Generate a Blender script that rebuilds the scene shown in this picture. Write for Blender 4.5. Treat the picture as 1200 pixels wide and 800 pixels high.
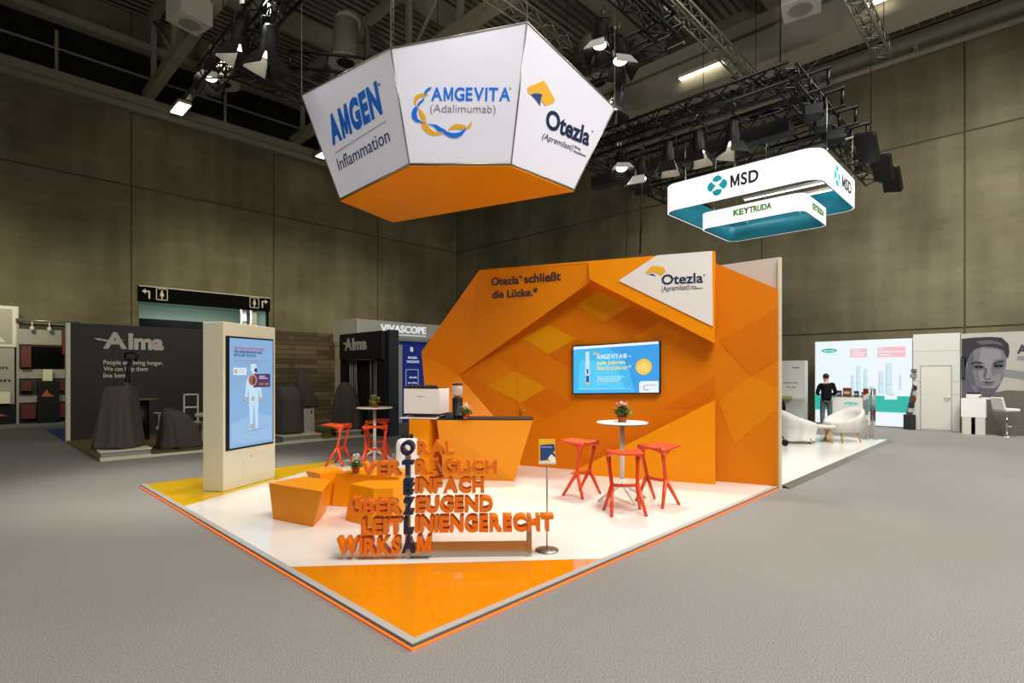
import bpy, bmesh, math, random
from mathutils import Vector, Matrix
random.seed(7)
sc = bpy.context.scene
for o in list(bpy.data.objects): bpy.data.objects.remove(o)
COL = sc.collection
PI = math.pi

# ------------------------------------------------------------------ camera, world, view
cd = bpy.data.cameras.new('camera'); cam = bpy.data.objects.new('camera', cd); COL.objects.link(cam)
cam.location = (0, 0, 1.80)
cam.rotation_euler = (PI/2, 0, math.radians(44.17 - 90))
cd.sensor_width = 36; cd.lens = 36*638.4/1200; cd.shift_y = (437.4-400)/1200
cd.clip_start = .05; cd.clip_end = 200
sc.camera = cam
sc.view_settings.view_transform = 'Standard'; sc.view_settings.look = 'None'
sc.view_settings.exposure = 0.0; sc.view_settings.gamma = 1.0; sc.view_settings.use_curve_mapping = False
sc.cycles.use_denoising = True; sc.cycles.max_bounces = 6; sc.cycles.sample_clamp_indirect = 6
w = bpy.data.worlds.new('hall_air'); sc.world = w; w.use_nodes = True
w.node_tree.nodes['Background'].inputs[0].default_value = (1.0, .95, .80, 1)
w.node_tree.nodes['Background'].inputs[1].default_value = 0.08

def area(name, loc, size, energy, col=(1, .95, .85), target=None, sy=None):
    l = bpy.data.lights.new(name, 'AREA'); l.energy = energy; l.color = col; l.size = size
    if sy: l.shape = 'RECTANGLE'; l.size_y = sy
    o = bpy.data.objects.new(name, l); COL.objects.link(o); o.location = loc
    if target is not None: o.rotation_euler = (Vector(target)-Vector(loc)).to_track_quat('-Z', 'Y').to_euler()
    return o
def spot(name, loc, target, energy, angle=60, blend=.6, col=(1, .96, .88), r=.12, parent=None):
    l = bpy.data.lights.new(name, 'SPOT'); l.energy = energy; l.color = col; l.spot_size = math.radians(angle); l.spot_blend = blend; l.shadow_soft_size = r
    o = bpy.data.objects.new(name, l); COL.objects.link(o); o.location = loc
    o.rotation_euler = (Vector(target)-Vector(loc)).to_track_quat('-Z', 'Y').to_euler()
    return o
# hall lamps above and behind the visitor
area('hall_lamp', (3, -3, 12), 7, 2300, (1, .96, .90))
area('hall_lamp', (14, -3, 12), 6, 1500, (1, .97, .93))
area('hall_lamp', (-5, 8, 12), 5, 450, (1, .94, .80))
# floods of neighbouring stands that spill on to the two concrete walls
spot('unseen_flood', (1.0, 22.0, 5.0), (.2, 27.5, 3.4), 620, 115, 1, (1, .92, .60), .4)
spot('unseen_flood', (8, 21.5, 5.2), (8.3, 27.5, 4.0), 760, 110, 1, (1, .92, .62), .4)
spot('unseen_flood', (14.5, 21.5, 5.2), (14.5, 27.5, 3.9), 620, 110, 1, (1, .92, .65), .4)
spot('unseen_flood', (19.5, 20, 5.8), (21, 27.5, 4.8), 200, 120, 1, (1, .92, .7), .4)
spot('unseen_flood', (17, 12, 6.4), (23.1, 12.5, 4.0), 300, 120, 1, (1, .93, .75), .4)
spot('unseen_flood', (17.5, -.5, 7.5), (23.1, .5, 5.0), 950, 135, 1, (1, .95, .84), .4)
spot('unseen_flood', (19, 3.0, 6.5), (19.2, 3.2, 0), 750, 100, .8, (1, .98, .95), .3)
spot('unseen_flood', (14, 1.0, 7), (13, 1.2, 0), 520, 75, 1, (1, .99, .98), .3)
spot('unseen_flood', (14.5, 5.0, 6.8), (14.2, 5, 0), 230, 80, .8, (1, .99, .96), .2)
spot('unseen_flood', (16.2, 4.6, 6.4), (20.75, 4.2, .4), 320, 50, .8, (.97, 1, 1), .2)  # added spot without fixture, brightens the front of the white counter
spot('unseen_flood', (5, 12.5, 6.5), (7, 18, 1.2), 330, 85, 1, (1, .94, .74), .3)  # added flood without fixture, brightens the charcoal and plank walls
# unseen up-spots added to brighten the roof steel
spot('roof_fill', (-2, 6, 8), (8, 14, 17), 1300, 105, 1, (1, .97, .86), .5)
spot('roof_fill', (8, -3, 8), (15, 5, 16), 1300, 105, 1, (1, .97, .88), .5)

# ------------------------------------------------------------------ materials
def lin(c): 
    c = c/255.0
    return c/12.92 if c <= .04045 else ((c+.055)/1.055)**2.4
def rgb(r, g, b): return (lin(r), lin(g), lin(b), 1)
def mat(name, col, rough=.5, metal=0, emit=0, var=0, scale=4, bump=0, bscale=40, spec=None, coat=0, alpha=None, trans=0):
    m = bpy.data.materials.new(name); m.use_nodes = True
    nt = m.node_tree; b = nt.nodes['Principled BSDF']
    c = rgb(*col)
    b.inputs['Base Color'].default_value = c; b.inputs['Roughness'].default_value = rough; b.inputs['Metallic'].default_value = metal
    if spec is not None: b.inputs['Specular IOR Level'].default_value = spec
    if coat: b.inputs['Coat Weight'].default_value = coat; b.inputs['Coat Roughness'].default_value = .05
    if alpha: b.inputs['Alpha'].default_value = alpha
    if trans: b.inputs['Transmission Weight'].default_value = trans
    if emit: b.inputs['Emission Color'].default_value = c; b.inputs['Emission Strength'].default_value = emit
    tc = nt.nodes.new('ShaderNodeTexCoord')
    if var:
        n = nt.nodes.new('ShaderNodeTexNoise'); n.inputs['Scale'].default_value = scale; n.inputs['Detail'].default_value = 6
        nt.links.new(tc.outputs['Object'], n.inputs['Vector'])
        r = nt.nodes.new('ShaderNodeValToRGB'); r.color_ramp.elements[0].position = .3; r.color_ramp.elements[1].position = .7
        r.color_ramp.elements[0].color = tuple(x*(1-var) for x in c[:3])+(1,); r.color_ramp.elements[1].color = tuple(min(1, x*(1+var)) for x in c[:3])+(1,)
        nt.links.new(n.outputs['Fac'], r.inputs['Fac']); nt.links.new(r.outputs['Color'], b.inputs['Base Color'])
    if bump:
        n2 = nt.nodes.new('ShaderNodeTexNoise'); n2.inputs['Scale'].default_value = bscale; n2.inputs['Detail'].default_value = 3
        nt.links.new(tc.outputs['Object'], n2.inputs['Vector'])
        bp = nt.nodes.new('ShaderNodeBump'); bp.inputs['Strength'].default_value = bump; bp.inputs['Distance'].default_value = .01
        nt.links.new(n2.outputs['Fac'], bp.inputs['Height']); nt.links.new(bp.outputs['Normal'], b.inputs['Normal'])
    return m

def carpet_mat():
    m = mat('carpet', (120, 116, 106), .95, spec=.1)
    nt = m.node_tree; b = nt.nodes['Principled BSDF']; tc = nt.nodes.new('ShaderNodeTexCoord')
    n = nt.nodes.new('ShaderNodeTexNoise'); n.inputs['Scale'].default_value = 110; n.inputs['Detail'].default_value = 3; n.inputs['Roughness'].default_value = .75
    n2 = nt.nodes.new('ShaderNodeTexNoise'); n2.inputs['Scale'].default_value = .35; n2.inputs['Detail'].default_value = 3
    r = nt.nodes.new('ShaderNodeValToRGB'); r.color_ramp.elements[0].position = .33; r.color_ramp.elements[1].position = .68
    r.color_ramp.elements[0].color = rgb(98, 97, 94); r.color_ramp.elements[1].color = rgb(166, 164, 160)
    r2 = nt.nodes.new('ShaderNodeValToRGB'); r2.color_ramp.elements[0].color = (.86, .85, .83, 1); r2.color_ramp.elements[1].color = (1.1, 1.08, 1.06, 1)
    mx = nt.nodes.new('ShaderNodeMix'); mx.data_type = 'RGBA'; mx.blend_type = 'MULTIPLY'; mx.inputs[0].default_value = 1
    for q in (n, n2): nt.links.new(tc.outputs['Object'], q.inputs['Vector'])
    nt.links.new(n.outputs['Fac'], r.inputs['Fac']); nt.links.new(n2.outputs['Fac'], r2.inputs['Fac'])
    nt.links.new(r.outputs['Color'], mx.inputs[6]); nt.links.new(r2.outputs['Color'], mx.inputs[7])
    nt.links.new(mx.outputs[2], b.inputs['Base Color'])
    bp = nt.nodes.new('ShaderNodeBump'); bp.inputs['Strength'].default_value = .35; bp.inputs['Distance'].default_value = .004
    nt.links.new(n.outputs['Fac'], bp.inputs['Height']); nt.links.new(bp.outputs['Normal'], b.inputs['Normal'])
    return m
def concrete_mat():
    m = mat('concrete', (126, 120, 98), .85, spec=.2)
    nt = m.node_tree; b = nt.nodes['Principled BSDF']; tc = nt.nodes.new('ShaderNodeTexCoord')
    def ramp(src, c0, c1, p0=.3, p1=.7):
        r = nt.nodes.new('ShaderNodeValToRGB'); r.color_ramp.elements[0].position = p0; r.color_ramp.elements[1].position = p1
        r.color_ramp.elements[0].color = c0; r.color_ramp.elements[1].color = c1
        nt.links.new(src, r.inputs['Fac']); return r.outputs['Color']
    def noise(sx, sy, sz, scale, det=5):
        mp = nt.nodes.new('ShaderNodeMapping'); mp.inputs['Scale'].default_value = (sx, sy, sz)
        nt.links.new(tc.outputs['Object'], mp.inputs['Vector'])
        n = nt.nodes.new('ShaderNodeTexNoise'); n.inputs['Scale'].default_value = scale; n.inputs['Detail'].default_value = det
        nt.links.new(mp.outputs['Vector'], n.inputs['Vector']); return n.outputs['Fac']
    def mul(a, c):
        mx = nt.nodes.new('ShaderNodeMix'); mx.data_type = 'RGBA'; mx.blend_type = 'MULTIPLY'; mx.inputs[0].default_value = 1
        nt.links.new(a, mx.inputs[6]); nt.links.new(c, mx.inputs[7]); return mx.outputs[2]
    c = ramp(noise(1, 1, 1, .35), rgb(106, 100, 80), rgb(140, 134, 110))
    c = mul(c, ramp(noise(1, 1, .12, 1.6), (.8, .8, .78, 1), (1.08, 1.08, 1.06, 1)))
    c = mul(c, ramp(noise(.15, .15, 1, 3.0), (.88, .88, .86, 1), (1.05, 1.05, 1.05, 1)))
    c = mul(c, ramp(noise(1, 1, 1, 9, 2), (.62, .62, .6, 1), (1, 1, 1, 1), .22, .33))
    nt.links.new(c, b.inputs['Base Color'])
    return m
def deck_mat():
    m = mat('roof_deck', (128, 124, 108), .7)
    nt = m.node_tree; b = nt.nodes['Principled BSDF']; tc = nt.nodes.new('ShaderNodeTexCoord')
    wv = nt.nodes.new('ShaderNodeTexWave'); wv.bands_direction = 'Y'; wv.inputs['Scale'].default_value = .9; wv.inputs['Distortion'].default_value = 0
    nt.links.new(tc.outputs['Object'], wv.inputs['Vector'])
    bp = nt.nodes.new('ShaderNodeBump'); bp.inputs['Strength'].default_value = 1; bp.inputs['Distance'].default_value = .12
    nt.links.new(wv.outputs['Fac'], bp.inputs['Height']); nt.links.new(bp.outputs['Normal'], b.inputs['Normal'])
    return m
def plank_mat():
    m = mat('plank_cladding', (96, 82, 58), .75)
    nt = m.node_tree; b = nt.nodes['Principled BSDF']; tc = nt.nodes.new('ShaderNodeTexCoord')
    mp = nt.nodes.new('ShaderNodeMapping'); mp.inputs['Rotation'].default_value = (PI/2, 0, 0)
    br = nt.nodes.new('ShaderNodeTexBrick'); br.inputs['Scale'].default_value = 1; br.inputs['Brick Width'].default_value = 1.3; br.inputs['Row Height'].default_value = .16
    br.inputs['Mortar Size'].default_value = .008; br.inputs['Color1'].default_value = rgb(128, 110, 76); br.inputs['Color2'].default_value = rgb(82, 70, 48); br.inputs['Mortar'].default_value = rgb(28, 24, 18)
    br.offset = .37
    nt.links.new(tc.outputs['Object'], mp.inputs['Vector']); nt.links.new(mp.outputs['Vector'], br.inputs['Vector'])
    nt.links.new(br.outputs['Color'], b.inputs['Base Color'])
    return m
M = dict(
 joint=mat('concrete_joint', (84, 78, 60), .9), carpet=carpet_mat(), concrete=concrete_mat(), deck=deck_mat(), planks=plank_mat(),
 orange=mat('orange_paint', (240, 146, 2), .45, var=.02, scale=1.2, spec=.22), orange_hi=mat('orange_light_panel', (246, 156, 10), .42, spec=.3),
 back_a=mat('orange_back', (218, 122, 2), .5, spec=.2), back_b=mat('amber_rhombus', (222, 150, 3), .5, spec=.2), back_c=mat('deep_orange_rhombus', (210, 112, 2), .5, spec=.2), back_d=mat('warm_orange_rhombus', (224, 133, 3), .5, spec=.2),
 orange_floor=mat('orange_gloss_floor', (226, 136, 10), .04, spec=.9), white_floor=mat('white_gloss_floor', (232, 228, 220), .16, var=.02, scale=2, spec=.5),
 yellow_floor=mat('yellow_floor', (214, 170, 16), .25), grey_edge=mat('aluminium_edge', (150, 146, 138), .35, .8), white_edge=mat('pale_edge', (176, 174, 168), .35),
 led=mat('orange_led', (255, 96, 20), .4, emit=2.2), cream=mat('cream_laminate', (220, 218, 192), .4), white=mat('white_paint', (232, 230, 226), .45),
 offwhite=mat('offwhite', (205, 202, 192), .5), grey=mat('grey_paint', (150, 148, 142), .5), pale=mat('pale_grey_board', (196, 198, 190), .5),
 black=mat('black_plastic', (13, 13, 14), .5, spec=.3), char=mat('charcoal_paint', (38, 36, 37), .6, var=.06, scale=2), dark=mat('dark_panel', (26, 26, 27), .6), bluegrey=mat('bluegrey_panel', (40, 50, 58), .6),
 navy=mat('navy_paint', (22, 42, 78), .35), letter=mat('letter_orange', (238, 124, 20), .38), red=mat('stool_red', (226, 74, 26), .38),
 steel=mat('brushed_steel', (176, 172, 165), .28, 1.0, var=.06, scale=3), chrome=mat('chrome', (210, 210, 212), .12, 1.0), truss=mat('black_truss', (14, 14, 14), .35, .4), alu=mat('grey_truss', (150, 148, 136), .35, .7),
 copper=mat('copper_pot', (170, 84, 44), .3, .8), leaf=mat('leaf_green', (92, 128, 46), .6), petal=mat('white_petal', (240, 236, 224), .6), pink=mat('pink_petal', (230, 150, 150), .6), limeleaf=mat('lime_leaf', (150, 166, 60), .6),
 glass=mat('clear_glass', (235, 238, 238), .05, alpha=.28), cloth=mat('grey_dust_cloth', (76, 71, 67), .9, bump=.3, bscale=12), sheet=mat('white_sheet', (208, 206, 200), .85, bump=.3, bscale=14),
 wood=mat('pale_wood', (206, 168, 92), .5, var=.1, scale=8), beam=mat('painted_steel_beam', (150, 146, 128), .6, var=.05, scale=1), beam_w=mat('pale_beam', (160, 156, 142), .6, var=.06, scale=.7), void=mat('dark_recess', (10, 10, 9), .9), matte=mat('matte_black', (9, 9, 9), .9, spec=.1),
 sign_white=mat('sign_fabric', (214, 214, 226), .6, emit=0.2), lit_white=mat('lit_fabric', (250, 250, 252), .6, emit=.85), teal=mat('teal_fabric', (10, 140, 168), .6), teal_d=mat('logo_teal', (16, 176, 190), .5, emit=.4),
 blue=mat('logo_blue', (14, 116, 232), .5), blue_d=mat('logo_dark_blue', (24, 62, 120), .5), gold=mat('logo_gold', (236, 178, 34), .5), ink=mat('ink', (40, 42, 58), .5), inkgrey=mat('ink_grey', (112, 114, 124), .5), green=mat('logo_green', (112, 166, 56), .5, emit=.3),
 silver=mat('silver_letters', (190, 186, 178), .4), ivory_text=mat('ivory_text', (214, 208, 190), .5), lamp_on=mat('lamp_glow', (255, 246, 226), .4, emit=5), strip=mat('strip_glow', (255, 244, 206), .4, emit=5),
 teal_wall=mat('lit_corridor', (140, 158, 148), .7), scr_dark=mat('screen_off', (8, 8, 9), .15),
 woodfloor=mat('olive_wood_floor', (112, 100, 58), .5, var=.15, scale=3), skin=mat('skin', (196, 148, 120), .5), hair=mat('dark_hair', (24, 18, 16), .7), suit=mat('navy_suit', (13, 14, 21), .85, spec=.15), trousers=mat('grey_trousers', (92, 92, 94), .8),
 redbox=mat('red_panel', (88, 28, 17), .6), bluecarpet=mat('blue_carpet', (20, 70, 140), .9), bluebanner=mat('blue_banner', (24, 52, 150), .5, emit=.15),
 photo_d=mat('photo_dark', (38, 38, 44), .5), photo_m=mat('photo_mid', (84, 84, 92), .5), photo_n=mat('photo_mid_light', (108, 108, 116), .5), photo_l=mat('photo_light', (128, 128, 134), .5), photo_bg=mat('photo_ground', (172, 168, 160), .5), photo_k=mat('photo_shade', (98, 92, 84), .5),
)
def E(name, col, s=1.0):
    if name not in M: M[name] = mat(name, col, .5, emit=s); M[name].node_tree.nodes['Principled BSDF'].inputs['Base Color'].default_value = (.02, .02, .02, 1)
    return M[name]

# ------------------------------------------------------------------ mesh builder
ORG = {}
def worg(o): return ORG.get(o.name, Vector((0, 0, 0))) if o is not None else Vector((0, 0, 0))
class MB:
    def __init__(s): s.v = []; s.f = []; s.m = []; s.mi = 0; s.sm = []
    def face(s, idx, smooth=False): s.f.append(tuple(idx)); s.m.append(s.mi); s.sm.append(smooth)
    def add(s, pts): b = len(s.v); s.v += [Vector(p) for p in pts]; return b
    def box(s, c, d, rz=0, mtx=None):
        x, y, z = d[0]/2, d[1]/2, d[2]/2
        P = [Vector((a*x, b*y, e*z)) for a in (-1, 1) for b in (-1, 1) for e in (-1, 1)]
        R = mtx or Matrix.Rotation(rz, 3, 'Z')
        b0 = s.add([Vector(c)+R@p for p in P])
        for q in ((0, 1, 3, 2), (4, 6, 7, 5), (0, 4, 5, 1), (2, 3, 7, 6), (0, 2, 6, 4), (1, 5, 7, 3)): s.face([b0+i for i in q])
        return s
    def bb(s, x0, x1, y0, y1, z0, z1): return s.box(((x0+x1)/2, (y0+y1)/2, (z0+z1)/2), (abs(x1-x0), abs(y1-y0), abs(z1-z0)))
    def prism(s, pts, vec):
        n = len(pts); b0 = s.add(pts); b1 = s.add([Vector(p)+Vector(vec) for p in pts])
        s.face([b0+i for i in range(n)]); s.face([b1+i for i in reversed(range(n))])
        for i in range(n): s.face([b0+i, b0+(i+1) % n, b1+(i+1) % n, b1+i])
        return s
    def loft(s, rings, cap=True, smooth=True):
        n = len(rings[0]); bs = [s.add(r) for r in rings]
        for a, b in zip(bs, bs[1:]):
            for i in range(n): s.face([a+i, a+(i+1) % n, b+(i+1) % n, b+i], smooth)
        if cap: s.face([bs[0]+i for i in reversed(range(n))]); s.face([bs[-1]+i for i in range(n)])
        return s
    def tube(s, p0, p1, r, n=8, r1=None, smooth=True):
        return s.path([p0, p1], [r, r if r1 is None else r1], n, smooth)
    def path(s, pts, r, n=8, smooth=True):
        pts = [Vector(p) for p in pts]; rings = []
        rs = r if isinstance(r, (list, tuple)) else [r]*len(pts)
        up = None
        for i, p in enumerate(pts):
            d = (pts[min(i+1, len(pts)-1)]-pts[max(i-1, 0)]).normalized()
            if up is None: up = d.orthogonal().normalized()
            up = (up-d*up.dot(d)).normalized(); sd = d.cross(up)
            rings.append([p+(up*math.cos(2*PI*k/n)+sd*math.sin(2*PI*k/n))*rs[i] for k in range(n)])
        return s.loft(rings, True, smooth)
    def lathe(s, c, prof, n=24, smooth=True):
        c = Vector(c)
        return s.loft([[c+Vector((r*math.cos(2*PI*k/n), r*math.sin(2*PI*k/n), z)) for k in range(n)] for r, z in prof], True, smooth)
    def ell(s, c, r, n=16, m=8):
        c = Vector(c); rings = []
        for j in range(m+1):
            t = -PI/2+PI*j/m; q = max(math.cos(t), .02)
            rings.append([c+Vector((r[0]*q*math.cos(2*PI*k/n), r[1]*q*math.sin(2*PI*k/n), r[2]*math.sin(t))) for k in range(n)])
        return s.loft(rings)
    def build(s, name, mats, parent=None, label=None, bevel=0, kind=None):
        if not isinstance(mats, (list, tuple)): mats = [mats]
        lo = Vector([min(p[i] for p in s.v) for i in range(3)]); hi = Vector([max(p[i] for p in s.v) for i in range(3)])
        org = Vector(((lo.x+hi.x)/2, (lo.y+hi.y)/2, lo.z))
        me = bpy.data.meshes.new(name); me.from_pydata([tuple(p-org) for p in s.v], [], s.f)
        for m_ in mats: me.materials.append(M[m_] if isinstance(m_, str) else m_)
        me.polygons.foreach_set('material_index', s.m); me.polygons.foreach_set('use_smooth', s.sm)
        bm = bmesh.new(); bm.from_mesh(me); bmesh.ops.recalc_face_normals(bm, faces=bm.faces); bm.to_mesh(me); bm.free()
        o = bpy.data.objects.new(name, me); COL.objects.link(o)
        o.parent = parent; o.location = org-worg(parent); ORG[o.name] = org
        if bevel:
            b = o.modifiers.new('bevel', 'BEVEL'); b.width = bevel; b.segments = 2; b.limit_method = 'ANGLE'
        if label: o['label'] = label
        if kind: o['kind'] = kind
        return o
def tag(o, label, cat, group=None, kind=None):
    o['label'] = label; o['category'] = cat
    if group: o['group'] = group
    if kind: o['kind'] = kind
    return o
def thing(name, loc, label, cat, group=None):
    o = bpy.data.objects.new(name, None); COL.objects.link(o); o.location = loc; o.empty_display_size = .1
    ORG[o.name] = Vector(loc)
    return tag(o, label, cat, group)
def struct(name, mb, m): return mb.build(name, m, kind='structure')
def dup(rt, loc, rz=None, label=None, group=None, rot=None):
    r = rt.copy(); COL.objects.link(r); r.location = loc
    if rz is not None: r.rotation_euler = (0, 0, rz)
    if rot is not None: r.rotation_euler = rot
    if label: r['label'] = label
    if group: r['group'] = group
    for ch in list(rt.children):
        c = ch.copy(); COL.objects.link(c); c.parent = r
        for g in list(ch.children):
            d = g.copy(); COL.objects.link(d); d.parent = c
    return r
# text: ink is mapped so that it spans BL..BR along the baseline and the capital height reaches TL
_cap = {}
def _raw(s, bold, space):
    cu = bpy.data.curves.new('t', 'FONT'); cu.body = s; cu.size = 1; cu.offset = bold; cu.extrude = .5; cu.space_character = space; cu.resolution_u = 4
    o = bpy.data.objects.new('t', cu); COL.objects.link(o)
    dg = bpy.context.evaluated_depsgraph_get(); dg.update()
    me = bpy.data.meshes.new_from_object(o.evaluated_get(dg))
    bpy.data.objects.remove(o); bpy.data.curves.remove(cu)
    return me
def _em(bold):    # capital M drawn as one outline, heavy weights included
    H = cap_h(); t_ = .078+2*bold; W_ = .56+3*bold; lo_ = -bold; hi_ = H+bold
    L = [(0, lo_), (t_, lo_), (t_, hi_-2.3*t_), (W_/2-.42*t_, lo_+.1*H), (W_/2+.42*t_, lo_+.1*H), (W_-t_, hi_-2.3*t_), (W_-t_, lo_), (W_, lo_), (W_, hi_), (W_-1.15*t_, hi_), (W_/2, lo_+.1*H+1.55*t_), (1.15*t_, hi_), (0, hi_)]
    me = bpy.data.meshes.new('m'); n = len(L)
    me.from_pydata([(x, y, -.5) for x, y in L]+[(x, y, .5) for x, y in L], [], [list(range(n))[::-1], list(range(n, 2*n))]+[(i, (i+1) % n, n+(i+1) % n, n+i) for i in range(n)])
    return me
def text_mesh(s, bold=0.0, space=1.0):
    if 'M' not in s or bold <= .004: return _raw(s, bold, space)
    V, Fc, x, gap = [], [], 0.0, .085*space
    for c in s:
        if c == ' ': x += .2; continue
        me = _em(bold) if c == 'M' else _raw(c, bold, 1)
        x0 = min(v.co.x for v in me.vertices); x1 = max(v.co.x for v in me.vertices); b0 = len(V)
        V += [(v.co.x-x0+x, v.co.y, v.co.z) for v in me.vertices]; Fc += [[b0+i for i in p.vertices] for p in me.polygons]
        x += x1-x0+gap; bpy.data.meshes.remove(me)
    me = bpy.data.meshes.new('t'); me.from_pydata(V, [], Fc); return me
def cap_h():
    if 'h' not in _cap:
        me = _raw('H', 0, 1); _cap['h'] = max(v.co.y for v in me.vertices)
    return _cap['h']
def text(name, s, BL, BR, TL, m, parent, bold=.012, depth=.004, space=1.0, lift=0.0):
    me = text_mesh(s, bold, space)
    x0 = min(v.co.x for v in me.vertices); x1 = max(v.co.x for v in me.vertices); h = cap_h()
    BL, BR, TL = Vector(BL), Vector(BR), Vector(TL)
    r = (BR-BL)/(x1-x0); u = (TL-BL)/h; n = r.cross(u).normalized()
    org = BL.copy()
    for v in me.vertices:
        p = r*(v.co.x-x0)+u*v.co.y+n*((v.co.z+.5)*depth+lift)
        v.co = p
    me.materials.clear(); me.materials.append(M[m] if isinstance(m, str) else m)
    for p in me.polygons: p.material_index = 0
    me.name = name
    o = bpy.data.objects.new(name, me); COL.objects.link(o); o.parent = parent; o.location = org-worg(parent); ORG[o.name] = org
    return o
def flat(name, pts, m, parent, nrm, depth=.003, lift=0.0):
    n = Vector(nrm).normalized()
    return MB().prism([Vector(p)+n*lift for p in pts], n*depth).build(name, m, parent)
def vn(a, b):   # normal towards the viewer of a vertical plane seen with a on the left and b on the right
    d = (Vector(b)-Vector(a)); d.z = 0; d.normalize(); return Vector((d.y, -d.x, 0))
def nrm3(a, b, c): return (Vector(b)-Vector(a)).cross(Vector(c)-Vector(a)).normalized()
class Fr:       # a flat frame: origin, right, up
    def __init__(s, o, r, u): s.o = Vector(o); s.r = Vector(r).normalized(); s.u = Vector(u).normalized(); s.n = s.r.cross(s.u)
    def p(s, x, y, z=0): return s.o+s.r*x+s.u*y+s.n*z
    def rect(s, x0, x1, y0, y1): return [s.p(x0, y0), s.p(x1, y0), s.p(x1, y1), s.p(x0, y1)]
    def disc(s, x, y, rx, ry=None, n=24): ry = ry or rx; return [s.p(x+rx*math.cos(2*PI*k/n), y+ry*math.sin(2*PI*k/n)) for k in range(n)]
    def pts(s, L): return [s.p(*q) for q in L]
    def text(s, name, t, x0, x1, y, h, m, parent, bold=.012, depth=.003, lift=0): return text(name, t, s.p(x0, y), s.p(x1, y), s.p(x0, y+h), m, parent, bold, depth, 1.0, lift)

# ================================================================== SETTING
b = MB(); b.bb(-14, 23.2, -14, 27.6, -.2, 0); struct('floor', b, 'carpet')
b = MB()   # left concrete wall, big cast panels; the doorway is left open
xs = [-12.57, -6.62, -.67, 5.28, 11.22, 17.17, 23.12]; zs = [0, 3.3, 9.7, 17]
g = .03
for x0, x1 in zip(xs, xs[1:]):
    for z0, z1 in zip(zs, zs[1:]):
        if x0 == 5.28 and z0 < 4:
            if z0 == 0: b.bb(x0+g, 5.56, 27.5, 27.75, z0, z1-g); b.bb(10.98, x1-g, 27.5, 27.75, z0, z1-g)
            else: b.bb(x0+g, x1-g, 27.5, 27.75, 5.0, z1-g); b.bb(x0+g, 5.56, 27.5, 27.75, z0+g, 5.0); b.bb(10.98, x1-g, 27.5, 27.75, z0+g, 5.0)
        else: b.bb(x0+g, x1-g, 27.5, 27.75, z0+g if z0 else 0, z1-g)
b.mi = 1; b.bb(-14, 5.56, 27.53, 27.9, 0, 17); b.bb(10.98, 23.4, 27.53, 27.9, 0, 17); b.bb(5.56, 10.98, 27.53, 27.9, 5.0, 17)
struct('wall_left', b, ['concrete', 'joint'])
b = MB()
ys = [-11, -4.6, 1.8, 8.2, 14.6, 21.0, 27.5]
for y0, y1 in zip(ys, ys[1:]):
    for z0, z1 in zip(zs, zs[1:]): b.bb(23.1, 23.35, y0+g, y1-g, z0+g if z0 else 0, z1-g)
b.mi = 1; b.bb(23.13, 23.5, -11, 27.6, 0, 17)
struct('wall_right', b, ['concrete', 'joint'])
b = MB(); b.bb(-14, 23.5, -4, 27.9, 17, 17.2); struct('ceiling', b, 'deck')
# lit corridor behind the doorway
b = MB(); b.bb(5.4, 11.2, 27.9, 31, 5.1, 5.2); b.bb(5.4, 11.2, 31, 31.1, 0, 5.2); b.bb(5.3, 5.4, 27.9, 31.1, 0, 5.2); b.bb(11.2, 11.3, 27.9, 31.1, 0, 5.2)
b.bb(5.3, 11.3, 27.9, 31.1, -.1, 0)
struct('wall_corridor', b, 'teal_wall')
b = MB(); b.bb(5.5, 9.6, 29.0, 29.2, 0, 4.28); struct('dark_infill', b, 'matte')  # matte black sheet standing for the dark lower part of the corridor
area('corridor_lamp', (8.3, 28.4, 5.0), 4, 90, (.86, 1, .96), sy=.5)
area('corridor_lamp', (8.3, 28.0, 4.4), 4, 40, (.86, 1, .96), (8.3, 29.5, 5.1), sy=.4)
b = MB(); b.bb(9.9, 10.1, 28.0, 28.2, 0, 5.1); b.bb(10.35, 10.6, 28.0, 28.2, 0, 5.1); struct('trim_1', b, 'offwhite')
for px, l in ((6.1, 'ceiling spotlight in the lit corridor nearest the signboard arrow'), (8.6, 'ceiling spotlight in the middle of the lit corridor')):
    t = thing('downlight', (px, 28.6, 5.1), l, 'lamp')
    MB().bb(px-.2, px+.2, 28.5, 28.7, 5.02, 5.1).build('housing', 'bluegrey', t); MB().bb(px-.16, px+.16, 28.52, 28.68, 5.0, 5.02).build('lens', E('corr_lens', (200, 255, 245), 1.2), t)
# ledges along the tops of the walls
b = MB(); b.bb(-12, 23.1, 26.9, 27.5, 13.0, 13.35); b.bb(-12, 23.1, 27.1, 27.5, 12.75, 13.0); struct('trim_2', b, 'beam')
b = MB(); b.bb(22.7, 23.1, -4, 26.9, 12.95, 13.35); struct('trim_3', b, 'beam')
b = MB(); b.tube((22.85, -4, 12.65), (22.85, 26, 12.65), .11, 10)
for y in range(-3, 26, 3): b.bb(22.82, 23.1, y, y+.12, 12.6, 12.95)
struct('trim_4', b, 'beam')
b = MB(); b.bb(-12, 23.1, 27.3, 27.5, 13.35, 15.6); b.bb(22.95, 23.1, -4, 27.4, 13.35, 15.8); struct('trim_5', b, 'void')  # near-black bands standing in for the dark gap above the ledges
b = MB(); b.bb(-12, 23, 27.15, 27.25, 14.28, 14.34); b.bb(-12, 23, 26.6, 27.1, 15.2, 15.5); struct('trim_6', b, 'beam')
for k, x in enumerate((-.2, 2.8, 8.8, 14.8)):
    b = MB(); b.bb(x-.05, x+.05, 26.95, 27.05, 13.35, 14.9)
    struct('trim_%d' % (7+k), b, 'beam')
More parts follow.
